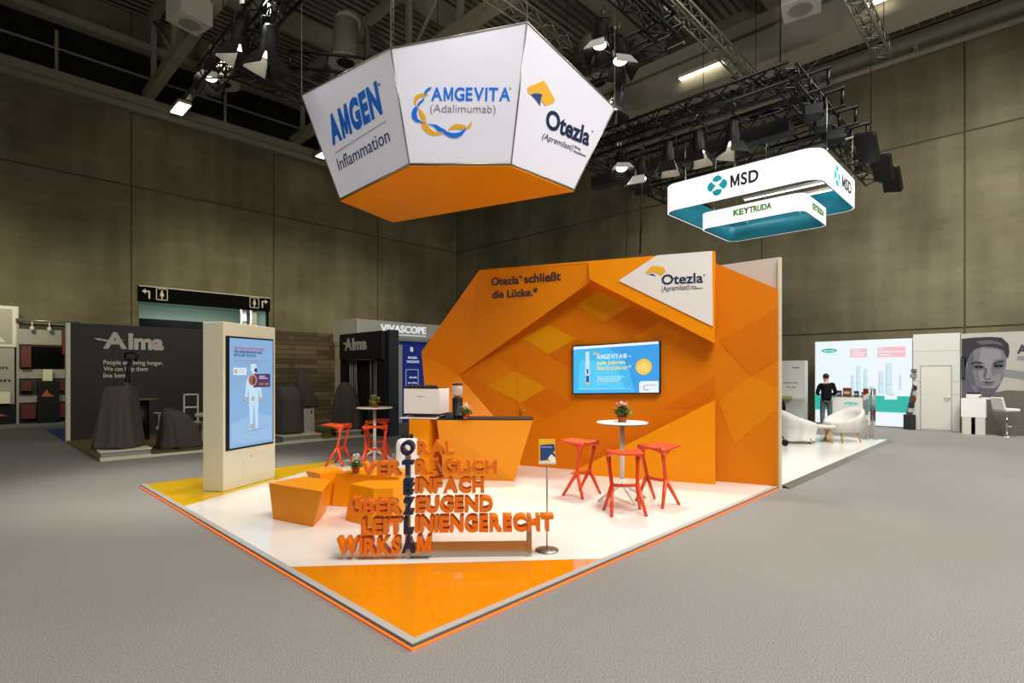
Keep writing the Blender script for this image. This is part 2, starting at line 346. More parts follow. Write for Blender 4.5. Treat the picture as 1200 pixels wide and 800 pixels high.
# roof: purlins and girders
for k, y in enumerate((22.5, 17.5, 12.5, 7.5, 2.5)):
    b = MB(); b.bb(-12, 23, y-.14, y+.14, 16.2, 16.9); b.bb(-12, 23, y-.22, y+.22, 16.1, 16.2)
    tag(struct('ceiling_purlin', b, 'beam'), ['purlin nearest the doorway wall', 'second purlin from the doorway wall', 'third purlin from the doorway wall', 'fourth purlin from the doorway wall', 'purlin farthest from the doorway wall'][k], 'beam')
def girder(x):
    b = MB(); b.bb(x-.18, x+.18, -4, 27.3, 13.35, 13.75); b.bb(x-.15, x+.15, -4, 27.3, 16.3, 16.6)
    y = 26.2; k = 0
    while y > -3:
        b.bb(x-.09, x+.09, y-.09, y+.09, 13.7, 16.4)
        if y-3 > -4: b.tube((x, y, 13.7) if k % 2 else (x, y, 16.3), (x, y-3, 16.3) if k % 2 else (x, y-3, 13.7), .07, 6)
        y -= 3; k += 1
    return b
tag(struct('ceiling_girder', girder(5.8), 'beam'), 'steel roof girder meeting the wall over the doorway signboard', 'girder')
tag(struct('ceiling_girder', girder(12.1), 'beam'), 'steel roof girder above the middle of the hall', 'girder')
b = MB(); b.bb(19, 20, -4, 27.3, 12.3, 13.3); b.bb(19.35, 20, -4, 27.3, 13.3, 13.55); b.bb(19.15, 20, -4, 27.3, 13.55, 14.0); b.bb(18.95, 20.05, -4, 27.3, 12.22, 12.3)
tag(struct('ceiling_beam', b, 'beam_w'), 'deep pale box beam under the roof before the right wall', 'beam')
b = MB()
for dx in (0, .5): b.bb(21.25+dx, 21.31+dx, -4, 24, 12.95, 13.07)
for k in range(70): b.bb(21.28, 21.78, -4+k*.4, -3.95+k*.4, 12.98, 13.02)
t = b.build('cable_tray', 'alu'); tag(t, 'long ladder cable tray under the roof beside the right wall', 'cable tray')
# arrow signboard over the doorway
f = Fr((5.564, 27.42, 4.9), (1, 0, 0), (0, 0, 1))
t = thing('doorway_sign', (8.27, 27.42, 4.9), 'long black toilet direction signboard above the lit doorway', 'sign')
MB().bb(5.52, 11.02, 27.42, 27.5, 4.86, 5.54).build('board', 'matte', t)
MB().bb(5.52, 11.02, 27.36, 27.42, 5.5, 5.54).build('top_edge', 'offwhite', t)
def arrow(f, x, y, s, flip, par):
    L = [(-.10, -.2), (-.04, -.2), (-.04, .08), (.06, .08), (.06, .0), (.2, .11), (.06, .22), (.06, .14), (-.10, .14)]
    L = [((-a if flip else a)*s+x, b_*s+y) for a, b_ in L]
    if flip: L = L[::-1]
    flat('arrow', f.pts(L), 'ivory_text', par, f.n)
arrow(f, .28, .3, 1, True, t); arrow(f, 5.15, .32, 1, False, t)
for x in (.82, 4.7):
    b = MB()
    for r in ((x-.22, x+.22, .08, .11), (x-.22, x+.22, .55, .58), (x-.22, x-.19, .08, .58), (x+.19, x+.22, .08, .58)): b.prism(f.rect(*r), f.n*.004)
    b.prism(f.disc(x, .46, .04), f.n*.004); b.prism(f.pts([(x-.05, .41), (x+.05, .41), (x+.08, .26), (x+.03, .26), (x+.02, .13), (x-.02, .13), (x-.03, .26), (x-.08, .26)]), f.n*.004)
    b.build('figure_symbol', 'ivory_text', t)

# ================================================================== THE ORANGE STAND
X0, X1, Y0, Y1, ZP = 2.08, 8.92, 2.92, 10.2, .05
t = thing('stand_platform', (5.5, 6.5, 0), 'low platform with white, yellow and orange floor and glowing orange edge', 'platform')
e = .06
MB().bb(X0+.03, X1-.01, Y0+.03, Y1-.03, 0.002, ZP-.004).build('deck', 'black', t)
def floorpoly(name, pts, m):
    MB().prism([(x, y, ZP-.004) for x, y in pts], (0, 0, .004)).build(name, m, t)
OA, OB = (X0+e, 4.88), (4.29, Y0+e)
YA, YB = (X0+e, 8.10), (5.75, Y1-.02)
floorpoly('orange_triangle', [(X0+e, Y0+e), OB, OA], 'orange_floor')
floorpoly('white_floor_panel', [OB, (X1-.02, Y0+e), (X1-.02, Y1-.02), YB, YA, OA], 'white_floor')
floorpoly('yellow_floor_panel', [YA, YB, (X0+e, Y1-.02)], 'yellow_floor')
b = MB(); b.prism([(X0, Y0, .03), (X1, Y0, .03), (X1, Y0+e, .03), (X0+e, Y0+e, .03), (X0+e, Y1, .03), (X0, Y1, .03)], (0, 0, .021))
b.build('edge_profile', 'white_edge', t)
b = MB(); b.bb(X0-.004, X0, Y0-.004, Y1, .026, .046); b.bb(X0-.004, X1, Y0-.004, Y0, .026, .046); b.build('edge_trim', 'grey_edge', t)
b = MB(); b.bb(X0+.004, X0+.02, Y0+.004, Y1-.02, .004, .022); b.bb(X0+.004, X1, Y0+.004, Y0+.02, .004, .022); b.build('glowing_strip', 'led', t)

# display wall -------------------------------------------------------
FA, FB = Vector((7.504, 5.9, 0.051)), Vector((8.39, 3.687, 0.057))
FA.z = FB.z = ZP
BA, BB_ = Vector((7.119, 8.426, 1.755)), Vector((8.946, 2.928, 0.05))
nF = vn(FA, FB); nB = vn(BA, BB_)
ZT = 3.73
t = thing('display_wall', (7.9, 6.2, ZP), 'tall faceted orange display wall with open recess holding the screen', 'display wall')
wall = t
def vz(p, z): p = Vector(p); return Vector((p.x, p.y, z))
dB = (BB_-BA); dB.z = 0; dB.normalize()
P = [vz((6.971, 8.872, 0.003), ZP), vz(BB_, ZP), vz(BB_, 3.104), vz((8.663, 3.779, 3.579), 3.58), Vector((8.031, 5.68, 3.542)), Vector((7.358, 7.706, 3.491)), Vector((6.958, 8.911, 2.246)), Vector((6.971, 8.872, 1.054))]
MB().prism([p-nB*.12 for p in P], nB*.12).build('back_panel', 'back_a', t)
# header box: front face in the plane F, going back to the plane B
top_r = vz((8.39, 3.687, 3.742), ZT); top_m = vz((7.628, 5.59, 3.728), ZT); top_l = vz((6.861, 7.507, 3.715), ZT)
hb = Vector((8.388, 3.693, 2.276)); cr = Vector((7.728, 5.609, 3.39)); cl = Vector((7.119, 8.426, 1.755)); lm = Vector((6.394, 8.672, 2.223))
# the front corner of the header lower left lies in plane F
hl = Vector((7.639, 5.562, 3.418)); hlT = Vector((7.712, 5.615, 3.433))
back = lambda p, k=.10: p-nF*k
def solid(name, front, rear, m):
    bb = MB(); n = len(front); a = bb.add(front); c = bb.add(rear)
    bb.face([a+i for i in range(n)]); bb.face([c+i for i in reversed(range(n))])
    for i in range(n): bb.face([a+i, a+(i+1) % n, c+(i+1) % n, c+i])
    return bb.build(name, m, t)
solid('header_box', [hl, hb, top_r, top_m], [p-nF*.24 for p in (hl, hb, top_r, top_m)], 'orange')
# left facet: outer edge in plane F, inner crease on plane B
ll = Vector((6.437, 8.565, 1.094)); lb = vz((6.494, 8.423, -0.09), ZP)
cd_ = Vector((7.382, 7.635, 0.942)); cb = vz((7.566, 7.079, 0.167), ZP)
def shell(name, pts, m, th=.05):
    pts = [Vector(p) for p in pts]; n = nrm3(pts[0], pts[1], pts[2])
    if n.dot(-pts[0]+Vector((0, 0, 1.8))) < 0: n = -n
    return MB().prism([p-n*th for p in pts], n*th).build(name, m, t)
def tri_shell(name, tris, m, off=(.035, .035, 0)):
    bb = MB()
    for a in tris:
        bb.prism(a, off)
    return bb.build(name, m, t)
tri_shell('text_facet', [(top_l, hlT, top_m), (top_l, cr, hlT), (top_l, cl, cr), (top_l, lm, cl)], 'orange')
tri_shell('lower_facet', [(lm, ll, cl), (ll, cd_, cl), (ll, cb, cd_), (ll, lb, cb)], 'orange')
# closing return behind the outer edge
b = MB(); q0 = -nF*.42
for p_, q_ in ((top_l, lm), (lm, ll), (ll, lb), (top_m, top_l)):
    b.prism([p_, q_, q_+q0, p_+q0], (Vector((.9, -.2, 0)) if p_ is not top_m else Vector((0, 0, -1)))*.03)
b.build('outer_return', 'orange', t)
# wedge at the lower right
solid('corner_wedge', [FA, FB, vz(FB, 1.375)], [p-nF*.24 for p in (FA, FB, vz(FB, 1.375))], 'orange')
# logo panel
LP = [Vector(p) for p in ((7.825, 5.099, 3.356), (8.378, 3.716, 2.539), (8.374, 3.728, 3.75), (8.059, 4.515, 3.759))]
LP[2].z = LP[3].z = ZT
fl = MB().prism(LP, nF*.02).build('logo_panel', 'white', t)
def logoswatch(frame_pts_gold, frame_pts_blue, par, n, lift):
    flat('logo_mark', frame_pts_gold, 'gold', par, n, .004, lift); flat('logo_mark', frame_pts_blue, 'blue_d', par, n, .004, lift)
logoswatch([(7.992, 4.68, 3.475), (8.02, 4.61, 3.544), (8.038, 4.565, 3.562), (8.094, 4.426, 3.532), (8.111, 4.383, 3.459), (8.084, 4.452, 3.391), (8.061, 4.508, 3.434), (8.038, 4.565, 3.459), (8.013, 4.629, 3.456), (7.997, 4.668, 3.432)], [(8.008, 4.642, 3.423), (8.033, 4.578, 3.435), (8.056, 4.521, 3.386), (8.023, 4.604, 3.412)], fl, nF, .021)
text('lettering', 'Otezla', (8.086, 4.445, 3.248), (8.324, 3.852, 3.242), (8.086, 4.445, 3.401), 'navy', fl, .02, .004, 1, .021)
text('lettering', '\u00ae', (8.325, 3.849, 3.344), (8.335, 3.825, 3.343), (8.325, 3.849, 3.371), 'navy', fl, .0, .004, 1, .021)
text('lettering', '(Apremilast)', (8.086, 4.445, 3.137), (8.247, 4.044, 3.143), (8.086, 4.445, 3.22), 'ink', fl, .0, .004, 1, .021)
text('lettering', '30mg', (8.254, 4.026, 3.175), (8.286, 3.948, 3.175), (8.254, 4.026, 3.201), 'ink', fl, .0, .004, 1, .021)
text('lettering', 'Filmtabletten', (8.254, 4.026, 3.142), (8.324, 3.852, 3.145), (8.254, 4.026, 3.164), 'ink', fl, .0, .004, 1, .021)
# headline on the left facet (plane top_l, cl, cr)
nT = Vector((-0.891, -0.356, -0.282))
text('lettering', 'Otezla', (7.017, 7.349, 3.437), (7.22, 6.84, 3.437), (6.987, 7.318, 3.571), 'ink', t, .02, .006, 1, .006)
text('lettering', '\u00ae', (7.204, 6.812, 3.527), (7.226, 6.756, 3.526), (7.193, 6.801, 3.574), 'ink', t, .005, .006, 1, .006)
text('lettering', 'schlie\u00dft', (7.26, 6.739, 3.441), (7.514, 6.096, 3.451), (7.227, 6.709, 3.582), 'ink', t, .02, .006, 1, .006)
text('lettering', 'die L\u00fccke.*', (7.075, 7.387, 3.206), (7.408, 6.549, 3.214), (7.046, 7.356, 3.337), 'ink', t, .02, .006, 1, .006)
# toned rhombus pattern on the back panel
def rh(pts, m): flat('rhombus_pattern', pts, m, wall, nB, .002, .004)
rh([(7.561, 7.096, 2.48), (7.737, 6.565, 2.71), (7.905, 6.059, 2.434), (7.734, 6.574, 2.155)], 'back_b')
rh([(7.328, 7.796, 1.547), (7.513, 7.241, 1.839), (7.726, 6.598, 1.536), (7.555, 7.113, 1.246)], 'back_b')
rh([(7.237, 8.07, 1.756), (7.394, 7.599, 2.089), (7.513, 7.241, 1.839), (7.328, 7.796, 1.547)], 'back_d')
rh([(7.905, 6.059, 3.038), (8.031, 5.68, 3.268), (8.224, 5.099, 2.976), (8.071, 5.561, 2.722)], 'back_b')
rh([(7.734, 6.574, 2.155), (7.905, 6.059, 2.434), (8.071, 5.561, 2.139), (7.905, 6.059, 1.853)], 'back_c')
rh([(8.071, 5.561, 2.722), (8.224, 5.099, 2.976), (8.38, 4.631, 2.688), (8.229, 5.085, 2.413)], 'back_c')
rh([(7.555, 7.113, 1.246), (7.726, 6.598, 1.536), (7.895, 6.09, 1.248), (7.726, 6.598, 0.933)], 'back_c')
rh([(8.229, 5.085, 2.413), (8.38, 4.631, 2.688), (8.52, 4.208, 2.386), (8.38, 4.631, 2.124)], 'back_d')
rh([(8.38, 4.631, 1.184), (8.655, 3.804, 1.764), (8.655, 3.804, 1.431), (8.538, 4.157, 1.226)], 'back_c')
rh([(8.671, 3.754, 2.318), (8.946, 2.928, 2.825), (8.946, 2.928, 2.031), (8.823, 3.297, 1.765)], 'back_c')
rh([(8.671, 3.754, 1.349), (8.823, 3.297, 1.765), (8.946, 2.928, 1.567), (8.946, 2.928, 1.236), (8.744, 3.535, 0.67)], 'back_d')
# concealed door
dd = flat('door', [(7.535, 7.173, 0.03), (7.801, 6.373, 0.038), (7.801, 6.373, 2.05), (7.535, 7.173, 2.092)], 'back_a', t, nB, .004, .001)
flat('seam', [(7.533, 7.181, 2.064), (7.801, 6.373, 2.026), (7.801, 6.373, 2.039), (7.533, 7.181, 2.077)], 'back_c', dd, nB, .002, .005); flat('seam', [(7.533, 7.181, 0.03), (7.536, 7.171, 0.031), (7.536, 7.171, 2.067), (7.533, 7.181, 2.067)], 'back_c', dd, nB, .002, .005)
b = MB(); hp = Vector((7.555, 7.113, 1.108)); b.tube(hp, hp+nB*.05, .012); b.tube(hp+nB*.05, hp+nB*.05+dB*.11, .01); b.build('handle', 'steel', dd)
b = MB(); hp = Vector((7.555, 7.113, 1.018)); b.tube(hp, hp+nB*.02, .022); b.build('lock', 'steel', dd)
# black plinth line along the foot of the recess
# white partition of the neighbouring stand behind the right end
t = thing('white_partition', (9.05, 3.6, 0), 'tall white partition standing right behind the right end of the orange wall', 'partition')
MB().bb(9.02, 9.09, 2.93, 5.2, 0, 3.62).build('panel', 'offwhite', t)
MB().bb(8.965, 9.02, 2.90, 2.94, 0, 3.6).build('end_strip', 'cream', t)

# television ---------------------------------------------------------
a_, b_, c_ = Vector((7.892, 6.098, 1.421)), Vector((8.385, 4.617, 1.459)), Vector((7.892, 6.098, 2.309))
f = Fr(a_+nB*.03, b_-a_, (0, 0, 1)); W = (b_-a_).length; H = .885
t = thing('television', tuple(a_), 'wide flat screen showing a blue advert on the orange wall', 'television')
MB().prism([p for p in f.rect(0, W, 0, H)], f.n*.05).build('bezel', 'black', t)
MB().prism(f.rect(W*.2, W*.8, H*.2, H*.8), -f.n*.03).build('wall_bracket', 'black', t)
tv = MB().prism([p+f.n*.05 for p in f.rect(.02, W-.02, .02, H-.02)], f.n*.002).build('screen', E('tv_blue', (44, 160, 236), .95), t)
g_ = Fr(f.p(0, 0, .052), f.r, f.u)
def fl_(nm, pts, m, lift=0): return flat(nm, pts, m, tv, g_.n, .001, lift)
SX, SY = W/103.0, H/57.3    # photo pixels -> metres on the screen
def q(x, y): return ((x-672.5)*SX, (461.4-y)*SY)
def Q(L): return g_.pts([q(*p) for p in L])
fl_('graphic', Q([(674, 459.5), (747, 459.5), (740, 432), (728, 418), (718, 409.5), (674, 409.5)]), E('tv_cyan', (60, 190, 244), .95))
fl_('graphic', Q([(680, 456), (736, 456), (728, 436), (712, 424), (682, 422)]), E('tv_cyan2', (84, 208, 250), .95), .001)
fl_('graphic', Q([(674, 409.3), (773.4, 407), (773.4, 404.3), (674, 406)]), E('tv_white', (240, 248, 255), .95), .001)
fl_('graphic', Q([(752, 460), (773.4, 460), (773.4, 447.5), (754, 447.5), (752, 449)]), E('tv_white', (240, 248, 255), .95), .001)
fl_('graphic', g_.disc(*q(757, 431.5), 9*SX), E('tv_yellow', (250, 206, 40), .95), .001)
fl_('graphic', Q([(689, 413), (690, 412), (692, 412), (693.5, 413), (693.8, 433), (693.5, 447), (689.2, 447), (688.8, 433)]), E('tv_pen', (206, 232, 250), .95), .002)
fl_('graphic', Q([(689.6, 440), (693.2, 440), (693.2, 447.5), (689.6, 447.5)]), E('tv_navy', (20, 70, 170), .95), .003)
fl_('graphic', Q([(689.6, 447.5), (693.4, 447.5), (693.4, 450), (689.6, 450)]), E('tv_yellow', (250, 206, 40), .95), .003)
fl_('graphic', g_.disc(*q(691.3, 435.5), 3.6*SX, 5*SY), E('tv_halo', (150, 220, 250), .95), .0015)
fl_('graphic', Q([(690.2, 432), (692.8, 433), (691.8, 439), (690.4, 437)]), E('tv_navy', (20, 70, 170), .95), .0035)
def tx(s, x0, x1, y, h, m, bold=.02): text('screen_text', s, g_.p(*q(x0, y), .002), g_.p(*q(x1, y), .002), g_.p(*q(x0, y-h), .002), m, tv, bold, .001)
tx('Neu', 698.5, 706, 416.5, 3.2, E('tv_yellow', (250, 206, 40), .95), .02)
tx('AMGEVITA\u00ae \u2013', 702.5, 743, 421.2, 4.8, E('tv_white', (240, 248, 255), .95))
tx('seit Jahren', 703, 736, 427.6, 4.2, E('tv_cream', (250, 226, 120), .95)); tx('Marktf\u00fchrer*', 703, 743, 433.8, 4.4, E('tv_cream', (250, 226, 120), .95))
for k, (s, x1) in enumerate((('Das meist verordnete', 735), ('Adalimumab Biosimilar', 732), ('in Deutschland', 728))): tx(s, 702.8, x1, 442.4+k*2.4, 1.5, E('tv_white', (240, 248, 255), .95), .01)
tx('Mehr erfahren', 702.8, 716, 450.2, 1.0, E('tv_white', (240, 248, 255), .95), 0)
tx('Pflichtangaben am Stand', 681, 742, 455.6, .8, E('tv_white', (240, 248, 255), .95), 0)
for k, (s, x0, x1) in enumerate((('Jetzt', 753.5, 760), ('informieren', 751, 763), ('am Counter', 750.5, 763.5), ('nebenan', 752, 761))): tx(s, x0, x1, 428.3+k*2.7, 1.5, E('tv_white', (240, 248, 255), .95), .01)
tx('AMGEVITA', 759, 771.5, 452.5, 1.4, E('tv_navy', (20, 70, 170), .95), 0)
b = MB(); b.path([g_.p(*q(*p), .003) for p in [(759, 452), (756.6, 453.6), (757, 456), (759.5, 457.3), (763, 456.8)]], .006, 5); b.build('graphic', E('tv_navy', (20, 70, 170), .95), tv)

# kiosk --------------------------------------------------------------
ka, kb = Vector((2.794, 8.651, 0.05)), Vector((3.791, 9.229, 0.05))
f = Fr(ka, kb-ka, (0, 0, 1)); W = (kb-ka).length; D_ = .36; H = 2.515
t = thing('touch_kiosk', tuple(ka+f.r*W/2), 'freestanding cream kiosk with tall touchscreen on the yellow floor', 'kiosk')
MB().prism(f.rect(0, W, 0.004, H), -f.n*D_).build('body', 'cream', t, bevel=.006)
sa, sb, sc_, sd = [Vector(p) for p in [(2.834, 8.674, 0.647), (3.742, 9.201, 0.64), (3.742, 9.201, 2.367), (2.834, 8.674, 2.359)]]
b = MB(); b.prism([sa, sb, sc_, sd], f.n*.012); b.build('bezel', 'black', t)
s2 = [Vector(p)+f.n*.012 for p in [(2.891, 8.707, 0.673), (3.724, 9.19, 0.669), (3.724, 9.19, 2.342), (2.891, 8.707, 2.333)]]
scr = MB().prism(s2, f.n*.002).build('touchscreen', E('kiosk_blue', (132, 178, 222), .95), t)
g_ = Fr(s2[0]+f.n*.002, f.r, f.u); w_ = (s2[1]-s2[0]).length; h_ = s2[3].z-s2[0].z
def kf(pts, m, lift=0): return flat('graphic', [g_.p(x*w_, y*h_) for x, y in pts], m, scr, g_.n, .001, lift)
ell = lambda x, y, rx, ry, n=16: [(x+rx*math.cos(2*PI*k/n), y+ry*math.sin(2*PI*k/n)) for k in range(n)]
kf([(.03, .03), (.97, .03), (.97, .25), (.6, .3), (.03, .22)], E('kiosk_blue2', (150, 190, 228), .95))
bodyc = E('kiosk_body', (196, 226, 244), .95)
kf([(.36, .60), (.40, .645), (.50, .66), (.505, .675), (.47, .70), (.455, .735), (.47, .765), (.53, .775), (.585, .765), (.60, .735), (.585, .70), (.555, .675), (.56, .66), (.66, .645), (.70, .60), (.715, .50), (.725, .43), (.70, .415), (.675, .44), (.655, .53), (.645, .50), (.64, .42), (.63, .30), (.625, .18), (.64, .15), (.58, .145), (.575, .20), (.55, .33), (.535, .41), (.52, .33), (.50, .20), (.495, .15), (.43, .145), (.45, .19), (.435, .30), (.42, .42), (.415, .50), (.40, .53), (.375, .44), (.35, .415), (.325, .43), (.34, .50)], bodyc, .001)
kf([(.18, .125), (.30, .13), (.78, .155), (.86, .165), (.60, .14)], E('kiosk_shadow', (70, 92, 130), .95), .0005)
kf([(.08, .665), (.36, .665), (.36, .73), (.08, .73)], E('kiosk_white', (225, 238, 248), .95), .001)
kf([(.52, .545), (.93, .545), (.93, .675), (.52, .675)], E('kiosk_purple', (78, 40, 96), .95), .002)
kf(ell(.50, .615, .10, .055), E('kiosk_ring', (214, 170, 150), .95), .003); kf(ell(.50, .615, .085, .047), E('kiosk_skin', (150, 92, 70), .95), .004)
kf([(.50, .57), (.545, .58), (.56, .62), (.52, .65), (.51, .61)], E('kiosk_hair', (70, 36, 30), .95), .005)
for x, y in ((.13, .697), (.33, .44), (.51, .44), (.70, .425), (.48, .175)):
    kf(ell(x, y, .035, .02, 12), E('kiosk_ochre', (176, 130, 80), .95), .003); kf(ell(x, y, .014, .008, 8), E('kiosk_white', (225, 238, 248), .95), .004)
kf(ell(.575, .71, .035, .02, 12), E('kiosk_navy', (30, 40, 90), .95), .003)
def kt(s, x0, x1, y, h, m, bold=.03): text('screen_text', s, g_.p(x0*w_, y*h_, .003), g_.p(x1*w_, y*h_, .003), g_.p(x0*w_, (y+h)*h_, .003), m, scr, bold, .001)
kt('DER PSORIASIS MITTELPUNKT', .09, .80, .90, .022, E('kiosk_red', (176, 70, 60), .95)); kt('F\u00dcR IHREN BEHANDLUNGS-', .09, .74, .868, .022, E('kiosk_navy', (30, 40, 90), .95)); kt('ERFOLG MIT OTEZLA\u00ae', .09, .58, .836, .022, E('kiosk_navy', (30, 40, 90), .95))
kt('Tippen Sie auf die einzelnen Bereiche und erfahren', .09, .90, .797, .009, E('kiosk_red', (176, 70, 60), .95), 0); kt('Sie mehr zu den Ergebnissen', .09, .66, .782, .009, E('kiosk_red', (176, 70, 60), .95), 0)
kt('Handfl\u00e4che', .19, .33, .705, .009, E('kiosk_ochre', (176, 130, 80), .95), 0); kt('und N\u00e4gel', .19, .33, .685, .009, E('kiosk_ochre', (176, 130, 80), .95), 0)
kt('KOPFHAUT', .66, .80, .645, .011, E('kiosk_white', (225, 238, 248), .95)); kt('Patienten', .66, .86, .627, .011, E('kiosk_white', (225, 238, 248), .95)); kt('74%  84%', .65, .90, .565, .022, E('kiosk_ochre', (176, 130, 80), .95))
hatch = [Vector(p) for p in [(3.14, 8.852, 0.137), (3.522, 9.073, 0.142), (3.522, 9.073, 0.524), (3.14, 8.852, 0.539)]]
hh = MB().prism(hatch, f.n*.004).build('service_hatch', 'cream', t)
b = MB(); p = Vector((3.293, 8.94, 0.5)); b.tube(p, p+f.n*.012, .009); b.build('lock', 'black', hh)

# tapered seat blocks -------------------------------------------------
def block(top, bot, label):
    b = MB(); n = len(top); a = b.add(top); c = b.add(bot)
    b.face([a+i for i in range(n)])
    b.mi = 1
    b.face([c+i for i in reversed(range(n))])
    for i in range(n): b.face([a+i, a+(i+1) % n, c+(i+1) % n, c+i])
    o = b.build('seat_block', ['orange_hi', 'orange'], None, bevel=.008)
    return tag(o, label, 'seat block', 'orange seat blocks')
zt, zb = .49, ZP
block([(2.653, 6.653, 0.49), (3.132, 6.744, 0.49), (3.257, 6.272, 0.49), (2.873, 5.727, 0.49)], [(2.695, 6.629, 0.05), (2.98, 6.62, zb), (3.293, 6.47, 0.05), (2.874, 5.949, 0.05)], 'orange tapered seat block standing apart on white floor in front of the kiosk')
block([(3.337, 7.139, 0.49), (3.817, 7.246, 0.49), (3.722, 6.827, 0.49), (3.361, 6.79, 0.49)], [(3.44, 7.0, zb), (3.85, 7.22, zb), (3.80, 6.86, zb), (3.46, 6.76, zb)], 'orange seat block at the back, with the smallest visible top')
block([(3.546, 6.688, 0.49), (3.958, 5.836, 0.49), (4.394, 6.232, 0.49), (4.131, 6.851, 0.49)], [(3.5, 6.735, 0.05), (3.95, 5.97, zb), (4.4, 6.3, zb), (4.05, 6.8, zb)], 'wide orange seat block carrying a small flower pot')
block([(3.305, 5.888, 0.49), (3.358, 5.46, 0.49), (3.532, 5.327, 0.49), (3.884, 5.635, 0.49), (3.562, 5.927, 0.49)], [(3.273, 5.953, 0.05), (3.33, 5.45, 0.05), (3.531, 5.343, 0.05), (3.871, 5.525, 0.05), (3.62, 6.0, zb)], 'orange seat block behind the letter sculpture, with a kinked front edge')

# counter --------------------------------------------------------------
t = thing('reception_counter', (6.1, 6.7, ZP), 'orange slanted reception counter in front of the orange wall', 'counter')
c1, c2 = Vector((5.371, 6.888, 1.06)), Vector((6.402, 5.759, 1.06))
c3, c4 = Vector((5.704, 7.1, 0.05)), Vector((6.379, 6.148, 0.05))
nc = vn(c1, c2); dp = -nc*.55
b = MB(); a = b.add([c1, c2, c4, c3]); c = b.add([c1+dp, c2+dp, c4+dp*.8, c3+dp*.8])
b.face([a, a+1, a+2, a+3]); b.face([c+3, c+2, c+1, c])
for i in range(4): b.face([a+i, a+(i+1) % 4, c+(i+1) % 4, c+i])
b.build('front_body', 'orange_hi', t, bevel=.005)
b = MB(); b.prism([c1+Vector((0, 0, .0)), c2, c2+dp, c1+dp], (0, 0, .02)); b.build('worktop', 'dark', t)
s1, s2_ = Vector((5.184, 7.365, 1.05)), Vector((5.357, 7.071, 1.05))
ns = vn(s1, s2_); b = MB(); b.prism([vz(s1, ZP), vz(s2_, ZP), vz(s2_, 1.05), vz(s1, 1.05)], -ns*.6); b.build('side_support', 'orange', t)
b = MB(); w1, w2 = Vector((5.124, 7.542, 1.06)), Vector((5.512, 6.905, 1.06)); b.prism([w1, w2, w2-ns*.6, w1-ns*.6], (0, 0, .02)); b.build('side_shelf', 'white', t)
# coffee machine
m1, m2 = Vector((5.22, 7.573, 1.085)), Vector((5.524, 7.009, 1.085))
f = Fr(vz(m1, 1.08), m2-m1, (0, 0, 1)); W = (vz(m2, 0)-vz(m1, 0)).length; H = .47
t = thing('coffee_machine', tuple(f.p(W/2, 0, -.2)), 'white espresso machine with cups on top, on the side shelf', 'coffee machine')
MB().prism(f.rect(0, W, .055, H), -f.n*.42).build('body', 'white', t, bevel=.012)
MB().prism(f.rect(.02, W-.02, H, H+.012), -f.n*.38).build('cup_tray', 'steel', t)
for x in (.06, W-.06):
    for z in (-.05, -.36): b = MB(); b.tube(f.p(x, 0, z), f.p(x, .06, z), .018); b.build('foot', 'chrome', t)
f.text('lettering', 'ineoo', W*.38, W*.58, H*.72, .018, 'ink', t, .01, .002)
MB().prism(f.rect(W*.05, W*.95, .03, .055), -f.n*.36).build('drip_tray', 'black', t)
cupv = MB().lathe((0, 0, 0), [(.038, 0), (.036, .02), (.024, .045), (.018, .05)], 16)
cup0 = None
for i in range(8):
    p = f.p(.05+i*(W-.1)/7.6, H+.013, -.06)
    if cup0 is None:
        cup0 = cupv.build('espresso_cup', 'hair'); cup0.location = p; tag(cup0, 'small dark cup in the row on top of the white coffee machine', 'cup', 'cups on the coffee machine')
    else: dup(cup0, p)
# grinder
gp = Vector((5.712, 6.782, 1.08)); gp.z = 1.08
t = thing('coffee_grinder', tuple(gp), 'black coffee grinder with clear bean hopper beside the white espresso machine', 'coffee grinder')
b = MB(); b.lathe(gp, [(.10, 0.0), (.10, .05), (.085, .06), (.085, .31), (.075, .33)], 20); b.build('body', 'black', t)
b = MB(); b.lathe(gp, [(.045, .33), (.085, .38), (.09, .53), (.085, .53), (.08, .385), (.04, .335)], 20); b.build('bean_hopper', 'glass', t)
b = MB(); b.lathe(gp, [(.092, .53), (.092, .55), (.03, .56)], 20); b.build('lid', 'black', t)
b = MB(); b.lathe(gp, [(.035, .335), (.06, .37), (.05, .385)], 16); b.build('coffee_beans', 'copper', t)
k = gp+nc*.10-Vector(f.r)*.12
t = thing('knock_box', tuple(k), 'small dark accessory box on the counter beside the grinder', 'box')
MB().box(k+Vector((0, 0, .045)), (.16, .14, .09), .8).build('box', 'bluegrey', t, bevel=.01); MB().box(k+Vector((0, 0, .097)), (.10, .015, .015), .8).build('knock_bar', 'steel', t)
# white drinks cooler behind
wp = Vector((5.074, 7.244, 0.05)); 
t = thing('drinks_cooler', tuple(vz(wp, ZP)), 'white rounded cabinet standing beside the counter behind the letter sculpture', 'cabinet')
MB().box(vz(wp, ZP+.37), (.34, .34, .70), .78).build('body', 'white', t, bevel=.08)
MB().box(vz(wp, ZP+.005), (.28, .28, .02), .78).build('base', 'black', t)
for i in range(3):
    p = vz(wp, ZP+.72)+f.r*(-.08+.07*i)
    tag(MB().lathe(p, [(.03, 0), (.03, .05), (.02, .06), (.0201, .07)], 12).build('small_jar', 'black'), 'small dark jar in the row on the white rounded cabinet', 'jar', 'jars on the rounded cabinet')
